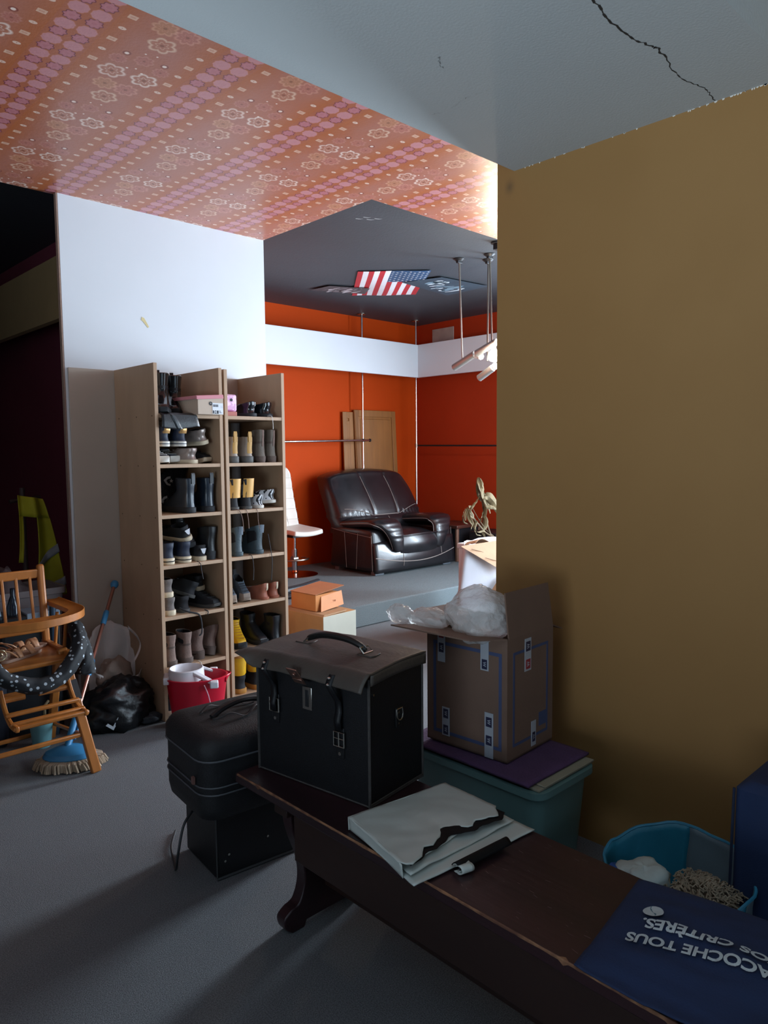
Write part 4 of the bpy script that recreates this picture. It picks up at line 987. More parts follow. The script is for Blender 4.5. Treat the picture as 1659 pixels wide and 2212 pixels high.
# black leather pouch slipping over the rack top
t = thing('leather_pouch', 'flat black leather pouch drooping over the front edge of the left rack top', 'pouch', (1.97, 3.76, Z[0]))
def pouch(u, v):
    x = 1.895+.20*u + .03*v*(u-.2); p = [(3.86, Z[0]+.004), (3.765, Z[0]+.006), (3.730, Z[0]-.008), (3.722, Z[0]-.05), (3.724, Z[0]-.088+.03*abs(u-.35))]
    k = v*4; i = min(3, int(k)); f = k-i
    return (x, p[i][0]*(1-f)+p[i+1][0]*f, p[i][1]*(1-f)+p[i+1][1]*f + .003*nz3((u*5, v*5, 2)))
obj('pouch_body', B().grid(pouch, 14, 14), M['blackleather'], t, solid=.006, so=0)
obj('flap_strap', B().grid(lambda u, v: tuple(Vector(pouch(.18+.13*u+.22*v, .3+.72*v))+Vector((0, -.006, .002))), 3, 10), mat('black_satin', '2b3034', .35), t, solid=.003)
# pink dotted bag
t = thing('gift_bag', 'shiny pink patterned pouch with dark dot behind the rack post on the right rack top', 'bag', (2.36, 3.80, Z[0]))
obj('bag_body', B().box(2.322, 3.78, Z[0]+.026, 2.405, 3.86, Z[0]+.128), mat('pink_swirl', 'c880b0', .25, .25, 28, col2='e6b9d8', thr=(.48, .52)), t, bevel=.012, seg=3)
obj('dot', B().tube([(2.365, 3.781, Z[0]+.095), (2.365, 3.778, Z[0]+.095)], .009, 14), M_ink, t)
t = tag(obj('red_box', B().box(2.322, 3.775, Z[0], 2.40, 3.87, Z[0]+.026), mat('salmon_card', 'b56a5e', .6), bevel=.002), 'flat salmon-red box under the pink pouch on the right rack top', 'box')

#@@LEFT CLUTTER
M_hw = mat('varnished_beech', 'a8662c', .35, .15, 18, .04, 60, stretch=(1, 1, .2))
hc = thing('high_chair', 'wooden folding child high chair with tray, dark patterned scarf hung on it', 'high chair', (1.10, 3.6, 0))
def bar(nm, a, b, w, d, m=M_hw, bev=.006): return obj(nm, B().bar(a, b, w, d), m, hc, bevel=bev)
XL, XR = .895, 1.275
for s, xt, xf in ((-1, XL, XL-.03), (1, XR-.01, XR+.045)):
    o = bar('front_leg', (xt-.02*s, 3.545, .58), (xf, 3.375, .0), .045, .03)
    bar('rear_leg', (xt-.02*s, 3.60, .52), (xf-.0, 3.97, .0), .04, .028)
    bar('side_stretcher', (xf-.005*s, 3.42, .16), (xf-.01*s, 3.90, .10), .014, .022)
    bar('back_post', (xt, 3.80, .50), (xt+.005*s, 3.865, .950), .036, .034, bev=.012)
    for k, y in enumerate((3.72, 3.60)): obj('spindle', B().tube([(xt+.012*s, y, .55), (xt+.022*s, y-.02, .725)], .008, 10), M_hw, hc)
    bar('seat_rail', (xt, 3.44, .555), (xt, 3.84, .555), .035, .03)
    obj('leg_tape', B().bar((xt-.02*s+(xf-xt+.02*s)*.42, 3.545-.17*.42, .58*.58), (xt-.02*s+(xf-xt+.02*s)*.26, 3.545-.17*.26, .58*.74), .048, .033), mat('black_tape', '201c1e', .6), hc)
    bar('brace', (xt-.005*s, 3.58, .40), (xf-.006*s, 3.43, .27), .014, .02)
bar('top_rail', (XL, 3.86, .905), (XR, 3.86, .905), .045, .02); bar('back_rail', (XL, 3.81, .64), (XR, 3.81, .64), .05, .018)
for k in range(5): x = .955 + k*.065; obj('back_spindle', B().bar((x, 3.815, .64), (x, 3.857, .90), .014, .012), M_hw, hc, bevel=.003)
obj('seat', B().box(XL-.005, 3.44, .535, XR+.005, 3.82, .558), M_hw, hc, bevel=.008, seg=3)
bar('front_rung', (.875, 3.43, .18), (1.295, 3.43, .18), .022, .018); bar('rear_rung', (.872, 3.93, .055), (1.31, 3.93, .055), .022, .018)
bar('cross_rung', (.89, 3.50, .42), (1.265, 3.50, .42), .022, .018)
# tray: flat bent-wood ring open at the back
def ring_pts(r):
    pts = []
    for k in range(25):
        a = math.pi*(1 + k/24); pts.append((1.085 + math.cos(a)*(.285+r), 3.60 + math.sin(a)*(.235+r)))
    return [(1.085-.285-r, 3.90)] + pts + [(1.085+.285+r, 3.90)]
o_, i_ = ring_pts(0), ring_pts(-.075)
b = B(); rings = [[(q[0], q[1], z) for q in (o_[k], )] for k in range(0)]
rows = []
for k in range(len(o_)): rows.append([(o_[k][0], o_[k][1], .765), (o_[k][0], o_[k][1], .728), (i_[k][0], i_[k][1], .735), (i_[k][0], i_[k][1], .758), ((o_[k][0]*.8+i_[k][0]*.2), (o_[k][1]*.8+i_[k][1]*.2), .758)])
b.loft(rows); obj('tray', b, M_hw, hc, bevel=.003)
obj('tray_panel', B().prism([(x, y, .742) for x, y in i_[6:-6]] + [(1.31, 3.52, .742), (.86, 3.52, .742)], (0, 0, .008)), M_hw, hc, sm=False)
# foot rest
fr = []
for s, x in ((-1, .945), (1, 1.235)):
    L = smooth([(x, 3.46, .46), (x, 3.40, .385), (x, 3.33, .345), (x, 3.24, .345)], 5)
    obj('foot_bracket', B().loft([[p + Vector((dx, 0, 0)) + n_*.013*k2 for dx, k2 in ((-.008, -1), (.008, -1), (.008, 1), (-.008, 1))] for p, n_ in [(L[i], (L[min(i+1, len(L)-1)]-L[max(0, i-1)]).normalized().cross(Vector((1, 0, 0)))) for i in range(len(L))]]), M_hw, hc, bevel=.004)
for y, z in ((3.255, .345), (3.30, .35), (3.36, .375)): bar('foot_slat', (.93, y, z), (1.25, y, z), .018, .026)
obj('roller', B().tube([(.95, 3.44, .42), (1.04, 3.44, .42)], .013, 10).tube([(1.10, 3.44, .42), (1.23, 3.44, .42)], .013, 10), M_hw, hc)
# scarf garland draped round the front
M_scarf = emblem_mat('dark_patterned_fabric', '14181d', lambda x, y, z, c, tc: (lambda v1, v2: mixc(lt(X(v2.outputs[0]), .13), mixc(lt(X(v1.outputs[0]), .26)*.9, c, srgb('a9b4bc')), srgb('b8bfc6')))(
    *(lambda a, b_: (a, b_))(*[(lambda n_, s: (setattr(n_.inputs['Scale'], 'default_value', s), X.nt.links.new(tc.outputs['Object'], n_.inputs['Vector']), n_)[2])(X.nt.nodes.new('ShaderNodeTexVoronoi'), s) for s in (38, 13)])), .8)
sp = smooth([(.86, 3.62, .60), (.865, 3.50, .62), (.90, 3.41, .585), (.97, 3.375, .515), (1.08, 3.36, .478), (1.18, 3.37, .500), (1.265, 3.41, .575), (1.305, 3.48, .645), (1.315, 3.55, .665), (1.335, 3.56, .60), (1.35, 3.54, .50), (1.345, 3.53, .435)], 8)
rings = []; n = len(sp)
for i, p in enumerate(sp):
    t_ = (sp[min(i+1, n-1)]-sp[max(i-1, 0)]).normalized(); a = t_.cross(Vector((0, 0, 1)))
    a = a.normalized() if a.length > .1 else Vector((1, 0, 0)); c_ = t_.cross(a); r_ = .034 + .022*max(0, (i/n-.75)*3)
    if i in (0, n-1): r_ *= .4
    rings.append([p + (a*math.cos(q)+c_*math.sin(q))*r_*(1+.22*nz3((math.cos(q)*1.6+i*.28, math.sin(q)*1.6, i*.15))+.08*math.sin(5*q+i*.4)) for q in [2*math.pi*k/20 for k in range(20)]])
tag(obj('scarf', B().loft(rings), M_scarf, ang=180), 'black scarf with white blossom and dot print looped round the high chair front', 'scarf')
# sandals on the seat
M_san = mat('tan_leather', 'b07f5a', .5, .12, 20)
for x, y, a, lab in ((1.075, 3.60, -62, 'flat tan sandal with wide straps on the high chair seat, front one'), (1.13, 3.72, -72, 'flat tan sandal behind the other on the high chair seat')):
    t = thing('sandal', lab, 'sandal', (x, y, .559), R(a), 'sandals on the high chair')
    base = [(px_*.9, py_) for px_, py_ in contour(.23, .082, 22)]; base = [(x_, y_-.115) for x_, y_ in base]
    obj('sole', B().loft([[(x_, y_, 0) for x_, y_ in base], [(x_*1.02, y_, .013) for x_, y_ in base]]), mat('sandal_footbed', '8f6e5c', .6), t, world=False)
    for yy, w in ((.045, .028), (-.025, .022)):
        obj('strap', B().grid(lambda u, v: (-.040+.080*u, yy+(v-.5)*w*(1+.5*math.sin(math.pi*u)), .012+.038*math.sin(math.pi*u)), 10, 3), M_san, t, world=False, solid=.003)
    obj('ankle_strap', B().tube(smooth([(-.03, -.04, .014), (-.03, -.085, .05), (0, -.115, .06), (.03, -.085, .05), (.03, -.04, .014)], 5), .004, 6), M_san, t, world=False)
t = thing('belt', 'rolled brown belt with bright ring buckle on the high chair seat', 'belt', (.985, 3.60, .56))
obj('band', B().grid(lambda u, v: (.985+(.035+.02*u)*math.cos(u*9), 3.60+(.035+.02*u)*math.sin(u*9), .56+.05*v+.01*math.sin(u*7)), 50, 2), mat('belt_leather', '8a6a58', .5, .1), t, solid=.003)
obj('buckle', B().tube([(.975+.024*math.cos(a), 3.535, .600+.024*math.sin(a)) for a in [2*math.pi*k/20 for k in range(21)]], .0035, 6).tube([(.975+.009*math.cos(a), 3.535, .600+.009*math.sin(a)) for a in [2*math.pi*k/12 for k in range(13)]], .003, 6), mat('brass_pale', 'd8cba8', .25, metal=.9), t)
# mop
M_mb = mat('mop_blue', '3a84b4', .4, .06)
mp = thing('mop', 'blue-headed mop with copper-coloured handle leaning in the corner by the shoe rack', 'mop', (1.26, 3.54, 0))
A_, Z_ = Vector((1.262, 3.56, .10)), Vector((1.800, 4.20, .745)); D_ = (Z_-A_)
P_ = lambda f: A_ + D_*f
obj('handle', B().tube([P_(.12), P_(.97)], .0105, 12), mat('copper_handle', 'a5786a', .3, .06, metal=.7), mp)
for f0, f1 in ((.375, .47), (.70, .79)): obj('grip_sleeve', B().tube([P_(f0), P_(f0+.01), P_(f1-.01), P_(f1)], [.013, .0155, .0155, .013], 12), M_mb, mp)
obj('end_knob', B().tube([P_(.96), P_(.972), P_(.985), P_(1.0), P_(1.005)], [.013, .021, .024, .020, .008], 14), M_mb, mp)
obj('socket', B().tube([P_(-.02), P_(.02), P_(.17)], [.013, .018, .016], 12), M_mb, mp)
obj('lever', B().bar(P_(.02)+Vector((.02, -.01, 0)), P_(.13)+Vector((.022, -.012, 0)), .008, .016), M_mb, mp, bevel=.002)
MR = Matrix.Translation((1.262, 3.545, 0)) @ Matrix.Rotation(R(-35), 4, 'Z')
hb = B(); hb.M = MR; hb.lathe([(.0, .042), (.118, .042), (.125, .050), (.112, .072), (.055, .096), (.0, .100)], (0, 0, 0), 32, sx=1, sy=.62)
obj('mop_head', hb, M_mb, mp)
rg = random.Random(2); yb = B(); yb.M = MR
for i in range(150):
    a = 2*math.pi*i/150; r0 = .10+.02*rg.random(); l = .025+.03*rg.random()
    p0 = Vector((math.cos(a)*r0, math.sin(a)*r0*.64, .042)); p1 = Vector((math.cos(a)*(r0+l*.7), math.sin(a)*(r0*.64+l*.7), .030+.01*rg.random())); p2 = Vector((math.cos(a+.05)*(r0+l), math.sin(a+.05)*(r0*.64+l), .005))
    yb.tube([p0, p1, p2], .0055, 5)
o = obj('yarn_fringe', yb, mat('mop_yarn', 'a8947e', .95, .2, 30), mp); o['kind'] = 'stuff'
# teal pot with dry plant
t = thing('flower_pot', 'pale teal plant pot with a dead stump behind the high chair legs', 'plant pot', (1.27, 3.86, 0))
t.location = (1.245, 3.88, 0); t.matrix_basis = Matrix.Translation((1.245, 3.88, 0))
obj('pot', B().lathe([(0, 0), (.040, 0), (.043, .004), (.057, .135), (.060, .14), (.053, .14), (.050, .11), (0, .11)], (1.245, 3.88, 0), 28), mat('teal_glaze', '6f9ea3', .4, .06), t)
obj('soil', B().lathe([(0, .118), (.048, .112)], (1.245, 3.88, 0), 16, caps=(False, False)), mat('soil', '3a3024', .95), t)
obj('dead_stem', B().box(1.22, 3.86, .11, 1.255, 3.89, .155).tube([(1.27, 3.90, .11), (1.275, 3.91, .2), (1.30, 3.92, .22)], .008, 7), mat('dead_stem', '85775a', .9), t, bevel=.005)
def lump(c, r, seed, amp=.18, n=28, m=18, flat=0.0, fr=3.0):
    """soft closed lump resting on z=flat"""
    def f(u, v):
        a = 2*math.pi*u; p = math.pi*v
        d = Vector((math.sin(p)*math.cos(a), math.sin(p)*math.sin(a), math.cos(p)))
        k = 1 + amp*noise.noise(d*fr*.5 + Vector((seed, 0, 0))) + amp*.5*noise.noise(d*fr*1.4 + Vector((0, seed, 0))) + amp*.22*noise.noise(d*fr*3.5 + Vector((0, 0, seed)))
        return (c[0]+d.x*r[0]*k, c[1]+d.y*r[1]*k, max(flat, c[2]+d.z*r[2]*k))
    return B().grid(f, n, m)
# black sports bag
M_bagb = mat('black_nylon', '101215', .35, .2, 12, .25, 40)
t = thing('sports_bag', 'slumped shiny black sports bag on the floor by the shoe rack', 'bag', (1.66, 3.92, 0))
obj('bag_body', lump((1.655, 3.905, .10), (.220, .150, .150), 3.1, .30, 44, 28, .002, 3.4), M_bagb, t, ang=180)
b = B(); b.M = Matrix.Translation((1.560, 3.765, .055)) @ Matrix.Rotation(R(14), 4, 'Y')
b.prism([(-.03, 0, .0), (-.02, 0, .012), (.012, 0, -.004), (.032, 0, .052), (.046, 0, .052), (.018, 0, -.024)], (0, -.004, 0))
obj('tick_mark', b, mat('silver_print', 'aab0b5', .4), t, sm=False)
t = thing('sneaker_bag', 'small dark crumpled pouch on the floor against the left rack side', 'pouch', (1.80, 3.80, 0))
obj('pouch_body', lump((1.795, 3.79, .028), (.062, .035, .030), 7.7, .3, 24, 14, .002), mat('dark_mesh_fabric', '2b3137', .8, .3, 40, .3, 80), t, ang=180)
# white carrier bag
M_poly = mat('white_polythene', 'efebe9', .35, .05, 5, .2, 18, trans=.15)
t = thing('carrier_bag', 'open white plastic carrier bag leaning on the left rack above the black sports bag', 'bag', (1.73, 4.05, 0))
def cbag(u, v):
    a = 2*math.pi*u; ca, sa = math.cos(a), math.sin(a)
    r = .115 + .035*v; x = 1.71 + ca*r*1.05 + .030*v; y = 4.09 + sa*r*.72
    top = .33 + .19*max(0, sa)**1.1 + .0*ca - .10*max(0, -sa) ; top += -.05*max(0, ca)*max(0, -sa)
    w = .012*math.sin(a*7+v*3) + .010*nz3((ca*4, sa*4, v*5))
    return (x+w, y+w, .02 + v*(top-.02) + .01*nz3((ca*6, sa*6, 9)))
obj('bag_body', B().grid(cbag, 60, 20), M_poly, t, solid=.0015)
b = B().tube(smooth([(1.845, 3.985, .315), (1.868, 3.965, .36), (1.875, 3.975, .41), (1.85, 4.01, .445), (1.815, 4.06, .46)], 5), [.016]*4+[.013]*17, 8) if False else B().grid(lambda u, v: (1.80+.055*math.sin(math.pi*u)+.0, 3.99+.06*u-.012*math.sin(v*3), .30+.19*u+.022*v), 16, 2)
obj('handle', b, M_poly, t, solid=.0015)
obj('clothes_inside', lump((1.71, 4.04, .24), (.10, .065, .10), 5.2, .3, 24, 16, .02), mat('beige_cloth', '8a7a70', .9, .15, 14, .2, 60), t, ang=180)
# red mop bucket with white wringer
M_rb = mat('red_plastic', 'c8102e', .35, .04); M_wp = mat('white_plastic', 'd6d3d8', .4, .03)
bx, by = 1.985, 3.60
bk = thing('mop_bucket', 'oval red mop bucket with white wringer in front of the left shoe rack', 'bucket', (bx, by, 0), R(-30))
def bowl(z, k, th=0): return [( (.165*k-th)*math.cos(a) + (.012 if abs(math.cos(a)) > .97 else 0)*0, (.125*k-th)*math.sin(a), z) for a in [2*math.pi*i/48 for i in range(48)]]
obj('bucket_body', B().loft([bowl(0, .78), bowl(.006, .80), bowl(.262, 1.0), bowl(.268, 1.04), bowl(.274, 1.04), bowl(.274, 1.0, .004), bowl(.02, .80, .006)], True, True), M_rb, bk, world=False, ang=50)
obj('spout', B().grid(lambda u, v: (.155+.03*v*math.sin(math.pi*u), -.045+.09*u, .235+.042*v), 8, 3), M_rb, bk, world=False, solid=.004)
wr = B(); cc = (-.055, 0.0)
def wc(r, z, ry=None): return [(cc[0]+r*math.cos(a), cc[1]+(ry or r)*math.sin(a), z) for a in [2*math.pi*i/36 for i in range(36)]]
wr.loft([wc(.098, .262), wc(.094, .318), wc(.088, .322), wc(.082, .316), wc(.055, .19), wc(.052, .18)], False, True)
obj('wringer_basket', wr, M_wp, bk, world=False, ang=45)
for s in (-1, 1):
    obj('wringer_arm', B().prism([(cc[0]+.03, s*.085, .318), (cc[0]+.06, s*.070, .318), (.105, s*.105, .262), (.085, s*.127, .262)], (0, 0, -.018)), M_wp, bk, world=False, bevel=.004)
obj('wringer_clip', B().box(cc[0]-.122, -.055, .245, cc[0]-.09, .055, .285).box(.07, -.150, .235, .115, -.105, .272).box(.07, .105, .235, .115, .150, .272), M_wp, bk, world=False, bevel=.006)
obj('bail_handle', B().tube(smooth([(.04, -.135, .255), (.06, -.140, .20), (.075, -.132, .12), (.085, -.128, .06)], 5), .0035, 6), mat('pink_plastic', 'd99aa6', .4), bk, world=False)
# ---- high-vis vest and the heap behind the high chair
M_hv = mat('hi_vis_yellow', 'a9a21c', .75, .10, 8, .1, 60); M_rf = mat('reflective_band', '8e9096', .4, .06)
vest = thing('safety_vest', 'yellow high-visibility vest with grey reflective bands hanging behind the high chair', 'vest', (1.50, 4.75, .6))
def vf(u, v, off=0):   # u across, v down ; right front panel hanging
    xl = 1.435 - .02*v + .03*math.sin(v*3); xr = 1.585 + .135*v**.8
    yy = 4.70 + .03*math.sin(u*9 + v*2) + .02*v
    return Vector((xl+(xr-xl)*u - .02*v, yy - off, 1.262 - .64*v - .03*u*(1-v)))
def cut(u0, u1, v0, v1, off, nu=14, nv=18): return B().grid(lambda a, c: vf(u0+(u1-u0)*a, v0+(v1-v0)*c, off), nu, nv)
vb = B()
vb.grid(lambda a, c: vf(a, c*.20, 0), 20, 5)
vb.grid(lambda a, c: vf(.52-.16*c + (1-(.52-.16*c))*a, .20+c*.8, 0), 14, 20)
vb.grid(lambda a, c: vf(0+ .16*(1-c*.3)*a, .20+c*.45, 0), 4, 10)
obj('vest_cloth', vb, M_hv, vest, solid=.003, ang=180)
rb = B()
for (ua, va, ub, vb_) in ((.42, .66, 1.02, .46), (.40, .98, 1.02, .80)):
    rb.grid(lambda a, c, ua=ua, va=va, ub=ub, vb_=vb_: vf(ua+(ub-ua)*a, va+(vb_-va)*a + c*.085, .007), 14, 3)
obj('reflective_band', rb, M_rf, vest, solid=.002)
st_ = obj('coat_stand', B().tube([(1.50, 4.82, .0), (1.50, 4.82, 1.30)], .015, 10).tube([(1.42, 4.80, 1.22), (1.60, 4.80, 1.24)], .012, 8), mat('dark_wood', '3a2a25', .6))
tag(st_, 'dark upright stand carrying the yellow safety vest', 'coat stand')
# transparent storage tub
M_tub = mat('clear_grey_plastic', '9a8d8d', .25, .05, trans=.2, alpha=.7)
t = thing('storage_tub', 'murky translucent plastic tub standing left of the white partition end', 'tub', (1.33, 4.45, 0))
def tb(k, z, x0=1.08, x1=1.56, y0=4.32, y1=4.66):
    cx, cy = (x0+x1)/2, (y0+y1)/2; pts = []
    for q, (sx_, sy_) in enumerate(((1, 1), (-1, 1), (-1, -1), (1, -1))):
        for j in range(5):
            a = math.pi/2*(q+j/4); r = .04
            pts.append((cx+(sx_*((x1-x0)/2-r)+math.cos(a)*r)*k, cy+(sy_*((y1-y0)/2-r)+math.sin(a)*r)*k, z))
    return pts
obj('tub_body', B().loft([tb(.82, 0), tb(.84, .01), tb(.97, .70), tb(1.03, .705), tb(1.03, .74), tb(.97, .74), tb(.95, .68), tb(.81, .015)]), M_tub, t)
obj('tub_contents', lump((1.32, 4.49, .44), (.19, .14, .38), 1.3, .25, 28, 18, .02), mat('dark_clothes', '5e5254', .9, .3, 8), t, ang=180)
tag(obj('folded_cloth', lump((1.02, 4.16, .58), (.15, .09, .20), 9.1, .10, 28, 18, .02, 2.0), mat('pale_blue_cloth', '9db4c4', .85, .06, 6, .08, 40), ang=180), 'pale blue folded fabric behind the high chair backrest', 'cloth')
tag(obj('clothes_heap', lump((1.20, 4.95, .42), (.30, .22, .44), 4.4, .22, 30, 20, .0), mat('brown_clothes', '7d6c6c', .9, .25, 6, .1, 30), ang=180), 'heap of dull brown-grey clothes beneath the safety vest', 'clothes')
t = thing('spray_bottle', 'dark blue bottle standing behind the high chair back spindles', 'bottle', (1.20, 4.11, 0))
obj('bottle_body', B().lathe([(0, 0), (.03, 0), (.032, .01), (.032, .70), (.02, .74), (.012, .76), (.012, .80), (0, .80)], (1.21, 4.12, 0), 18), mat('dark_blue_gloss', '16202e', .15), t)
t = thing('crate', 'black crate with pale blue sheets among the heap behind the high chair', 'crate', (1.3, 4.14, 0))
obj('crate_body', B().box(1.13, 4.04, 0, 1.42, 4.24, .66), mat('black_crate', '121419', .35), t, bevel=.01)
obj('sheet', B().box(1.25, 4.035, .62, 1.42, 4.20, .67), mat('sheet_blue', '7d8b99', .7), t, bevel=.004)
tag(obj('blue_tube', B().tube([(1.36, 4.0, .0), (1.365, 3.99, .70)], .017, 10), mat('petrol_blue', '2c4459', .4)), 'petrol blue pole standing right behind the high chair tray', 'pole')
tag(obj('navy_suitcase', B().box(.85, 3.99, 0, 1.12, 4.03, .34).box(.84, 4.03, 0, 1.14, 4.30, .36), mat('navy_fabric', '131b2a', .7, .2), bevel=.02), 'navy fabric case on the floor behind the high chair legs', 'suitcase')

#@@FOREGROUND
M_mah = mat('dark_mahogany', '24161a', .38, .35, 9, .10, 45, stretch=(1, .08, 1), col2='331c20', coat=.05)
M_mah2 = mat('mahogany_apron', '241512', .5, .3, 8, .1, 45, stretch=(1, .08, .6), col2='341e17')
M_chip = mat('bare_wood_chips', '5c3a2a', .8, .2, 25, col2='8f6648', thr=(.4, .65))
BX0, BX1, BY0, BY1, BZ = 1.238, 1.622, -.75, 2.013, .46
bn = thing('bench', 'long dark mahogany bench with chipped front edge', 'bench', (1.43, .6, 0))
obj('bench_top', B().box(BX0, BY0, BZ-.032, BX1, BY1, BZ), M_mah, bn, bevel=.004)
rg = random.Random(11); b = B(); y = 2.0; 
prev = None; rows = []
while y > .25:
    w = .0007 + .0030*max(0, nz3((y*9, 0, 3)))+ .0016*rg.random() + (.009 if rg.random() < .035 else 0)
    rows.append([(BX0-.0012, y, BZ-.0035-w*.9), (BX0-.0014, y, BZ-.001), (BX0+.001, y, BZ+.0008), (BX0+w*.9, y, BZ+.0009)]); y -= .012
b.loft(rows, False, False, closed=False); obj('chipped_edge', b, M_chip, bn, sm=False)
b = B(); rg = random.Random(4)
for i in range(46):
    x, y = rg.uniform(BX0+.03, BX1-.01), rg.uniform(.62, 1.12); l = rg.uniform(.004, .018); a = rg.uniform(-.4, .4)
    dx, dy = math.sin(a)*l, math.cos(a)*l; w = rg.uniform(.0004, .0010)
    b._add([(x, y, BZ+.0006), (x+w, y, BZ+.0006), (x+dx+w, y+dy, BZ+.0006), (x+dx, y+dy, BZ+.0006)], [(0, 1, 2, 3)])
o = obj('scratches', b, mat('pale_scratch', '8f7a78', .8), bn, sm=False); o['kind'] = 'stuff'
obj('apron', B().box(1.285, BY0+.1, .245, 1.31, 1.76, BZ-.032), M_mah2, bn, bevel=.003)
obj('apron', B().box(1.55, BY0+.1, .245, 1.575, 1.76, BZ-.032), M_mah2, bn, bevel=.003)
for y0 in (1.775, -.3):
    pr = smooth([(1.285, 0, .43), (1.285, 0, .36), (1.300, 0, .30), (1.328, 0, .22), (1.335, 0, .15), (1.315, 0, .09), (1.280, 0, .075), (1.255, 0, .055), (1.262, 0, .02), (1.285, 0, .0)], 5)
    left = [(p.x, p.z) for p in pr]; right = [(2.86-x, z) for x, z in left][::-1]
    poly = left + [(1.33, 0), (1.34, .02), (1.52, .02), (1.53, 0)] + right
    obj('trestle_leg', B().prism([(x, y0, z) for x, z in poly], (0, .045, 0)), M_mah, bn, bevel=.004, ang=40)
    obj('cleat', B().box(1.262, y0-.01, .385, 1.598, y0+.055, BZ-.032), M_mah2, bn, bevel=.003)
obj('stretcher', B().box(1.415, -.3, .105, 1.445, 1.80, .155), M_mah2, bn, bevel=.003)
# ---- black leather case
M_case = mat('case_leathercloth', '0c0d11', .5, .25, 30, .12, 200, spec=.4)
M_piping = mat('case_piping', '3a3736', .6, .2, 60)
M_lid = mat('worn_lid_leather', '35302c', .48, .35, 5, .15, 90, col2='4b443e')
M_nk = mat('nickel', 'b8b5ae', .25, .06, metal=1)
cs = thing('leather_case', 'boxy black leather accordion case with handle and buckles standing on the bench', 'case', (1.386, 1.522, BZ+.001), R(8.5))
CW, CL, CH = .268, .470, .386; k_ = dict(world=False)
obj('case_body', B().box(0, 0, 0, CW, CL, CH), M_case, cs, bevel=.004, **k_)
b = B()
for x, y in ((0, 0), (CW, 0), (0, CL)): b.tube([(x, y, .0), (x, y, CH)], .0045, 6)
for z in (.004,):
    b.tube([(0, 0, z), (CW, 0, z)], .0045, 6); b.tube([(0, 0, z), (0, CL, z)], .003, 6)
obj('edge_piping', b, M_piping, cs, **k_)
obj('base_strip', B().box(-.002, -.004, 0, CW+.002, .0, .012), M_piping, cs, bevel=.002, **k_)
# lid: sheet folding over the top, overhanging the front face and both ends
def lid(u, v):    # u along length (y) -1..: 0 near end ; v from back edge over the top to the front flap
    y = -.012 + (CL+.030)*u
    if v < .72:
        f = v/.72; x = CW+.006 - (CW+.014)*f; z = CH + .016 + .006*math.sin(math.pi*f) - .004*f + .004*(1-f)
        z += .006*math.sin(math.pi*u)
    else:
        f = (v-.72)/.28; x = -.008 - .034*math.sin(f*1.25) - .006*f; z = CH + .0155 - .004*f - .042*f*math.sin(.5+f*.9)
        y += (.02*f if u > .5 else -.0)*1; z += .012*f*abs(u-.5)*2*(1 if u > .9 else 0) + .006*math.sin(math.pi*u)
        x -= .03*f*max(0, u-.8)*5*.5; z += .045*f*max(0, u-.85)/.15*.6
    z += .0015*nz3((u*9, v*7, 1))
    return (x, y, z)
obj('lid', B().grid(lid, 40, 36), M_lid, cs, solid=.005, so=1, ang=50, **k_)
for uu in (0, 1):
    b = B().grid(lambda u, v, uu=uu: (CW+.006-(CW+.010)*u, (-.010 if uu == 0 else CL+.010), CH+.014+.006*math.sin(math.pi*u)+.004*(1-u)-.032*v), 16, 3)
    obj('lid_end', b, M_lid, cs, solid=.004, so=0, **k_)
def onlid(y, v): return Vector(lid((y+.012)/(CL+.03), v))
b = B()
for y in (.11, .385):       # straps over the flap
    w = .013
    rows = []
    for i in range(15):
        v = .84 + .16*i/14; p = onlid(y, min(.999, v)); rows.append([(p.x-.006, y-w, p.z), (p.x-.009, y, p.z), (p.x-.006, y+w, p.z)])
    q = rows[-1][1]
    for x_, z_ in (((-.030, .325), (-.012, .300), (-.009, .27), (-.018, .245), (-.012, .215))):
        rows.append([(x_, y-w, z_), (x_-.003, y, z_), (x_, y+w, z_)])
    o_s = B().loft(rows, False, False, closed=False)
    obj('strap', o_s, M_case, cs, solid=.003, ang=80, **k_)
    r_ = onlid(y, .90); obj('rivet', B().lathe([(0, .003), (.005, .001), (.006, -.002)], (r_.x-.012, y, r_.z+.004), 10).lathe([(0, .003), (.005, .001), (.006, -.002)], (r_.x-.018, y-.0, r_.z-.014), 10), M_nk, cs, **k_)
for y, z in ((.11, .185), (.385, .235)):
    obj('buckle_tab', B().box(-.004, y-.016, z-.06, 0, y+.016, z+.035), M_case, cs, bevel=.004, **k_)
    bq = B(); 
    sq = [(-.009, y-.020, z-.022), (-.009, y+.020, z-.022), (-.009, y+.020, z+.022), (-.009, y-.020, z+.022), (-.009, y-.020, z-.022)]
    bq.tube(sq, .003, 8).tube([(-.010, y, z-.022), (-.011, y, z+.024)], .0022, 6).tube([(-.009, y-.02, z+.002), (-.009, y+.02, z+.002)], .002, 6)
    obj('buckle', bq, M_nk, cs, **k_)
    obj('rivet', B().tube([(-.004, y, z-.045), (-.007, y, z-.045)], .0055, 10), M_nk, cs, **k_)
# central lock: hasp on the flap and plate on the face
M_hasp = mat('copper_nickel', 'b08a7c', .28, .1, 20, metal=.9)
p = onlid(.245, .93)
b = B(); b.M = Matrix.Translation((p.x-.014, .245, p.z-.002)) @ Matrix.Rotation(R(-38), 4, 'Y')
b.box(-.004, -.022, -.046, .0, .022, .024).box(-.007, -.020, -.040, -.004, .020, -.020).tube([(-.004, 0, 0), (-.008, 0, 0)], .007, 12)
obj('hasp', b, M_hasp, cs, bevel=.003, **k_)
b = B(); b.box(-.003, .225, .245, 0, .265, .318); obj('lock_plate', b, M_nk, cs, bevel=.0025, **k_)
obj('lock_slot', B().box(-.0045, .238, .255, -.003, .252, .308), M_dark, cs, bevel=.001, **k_)
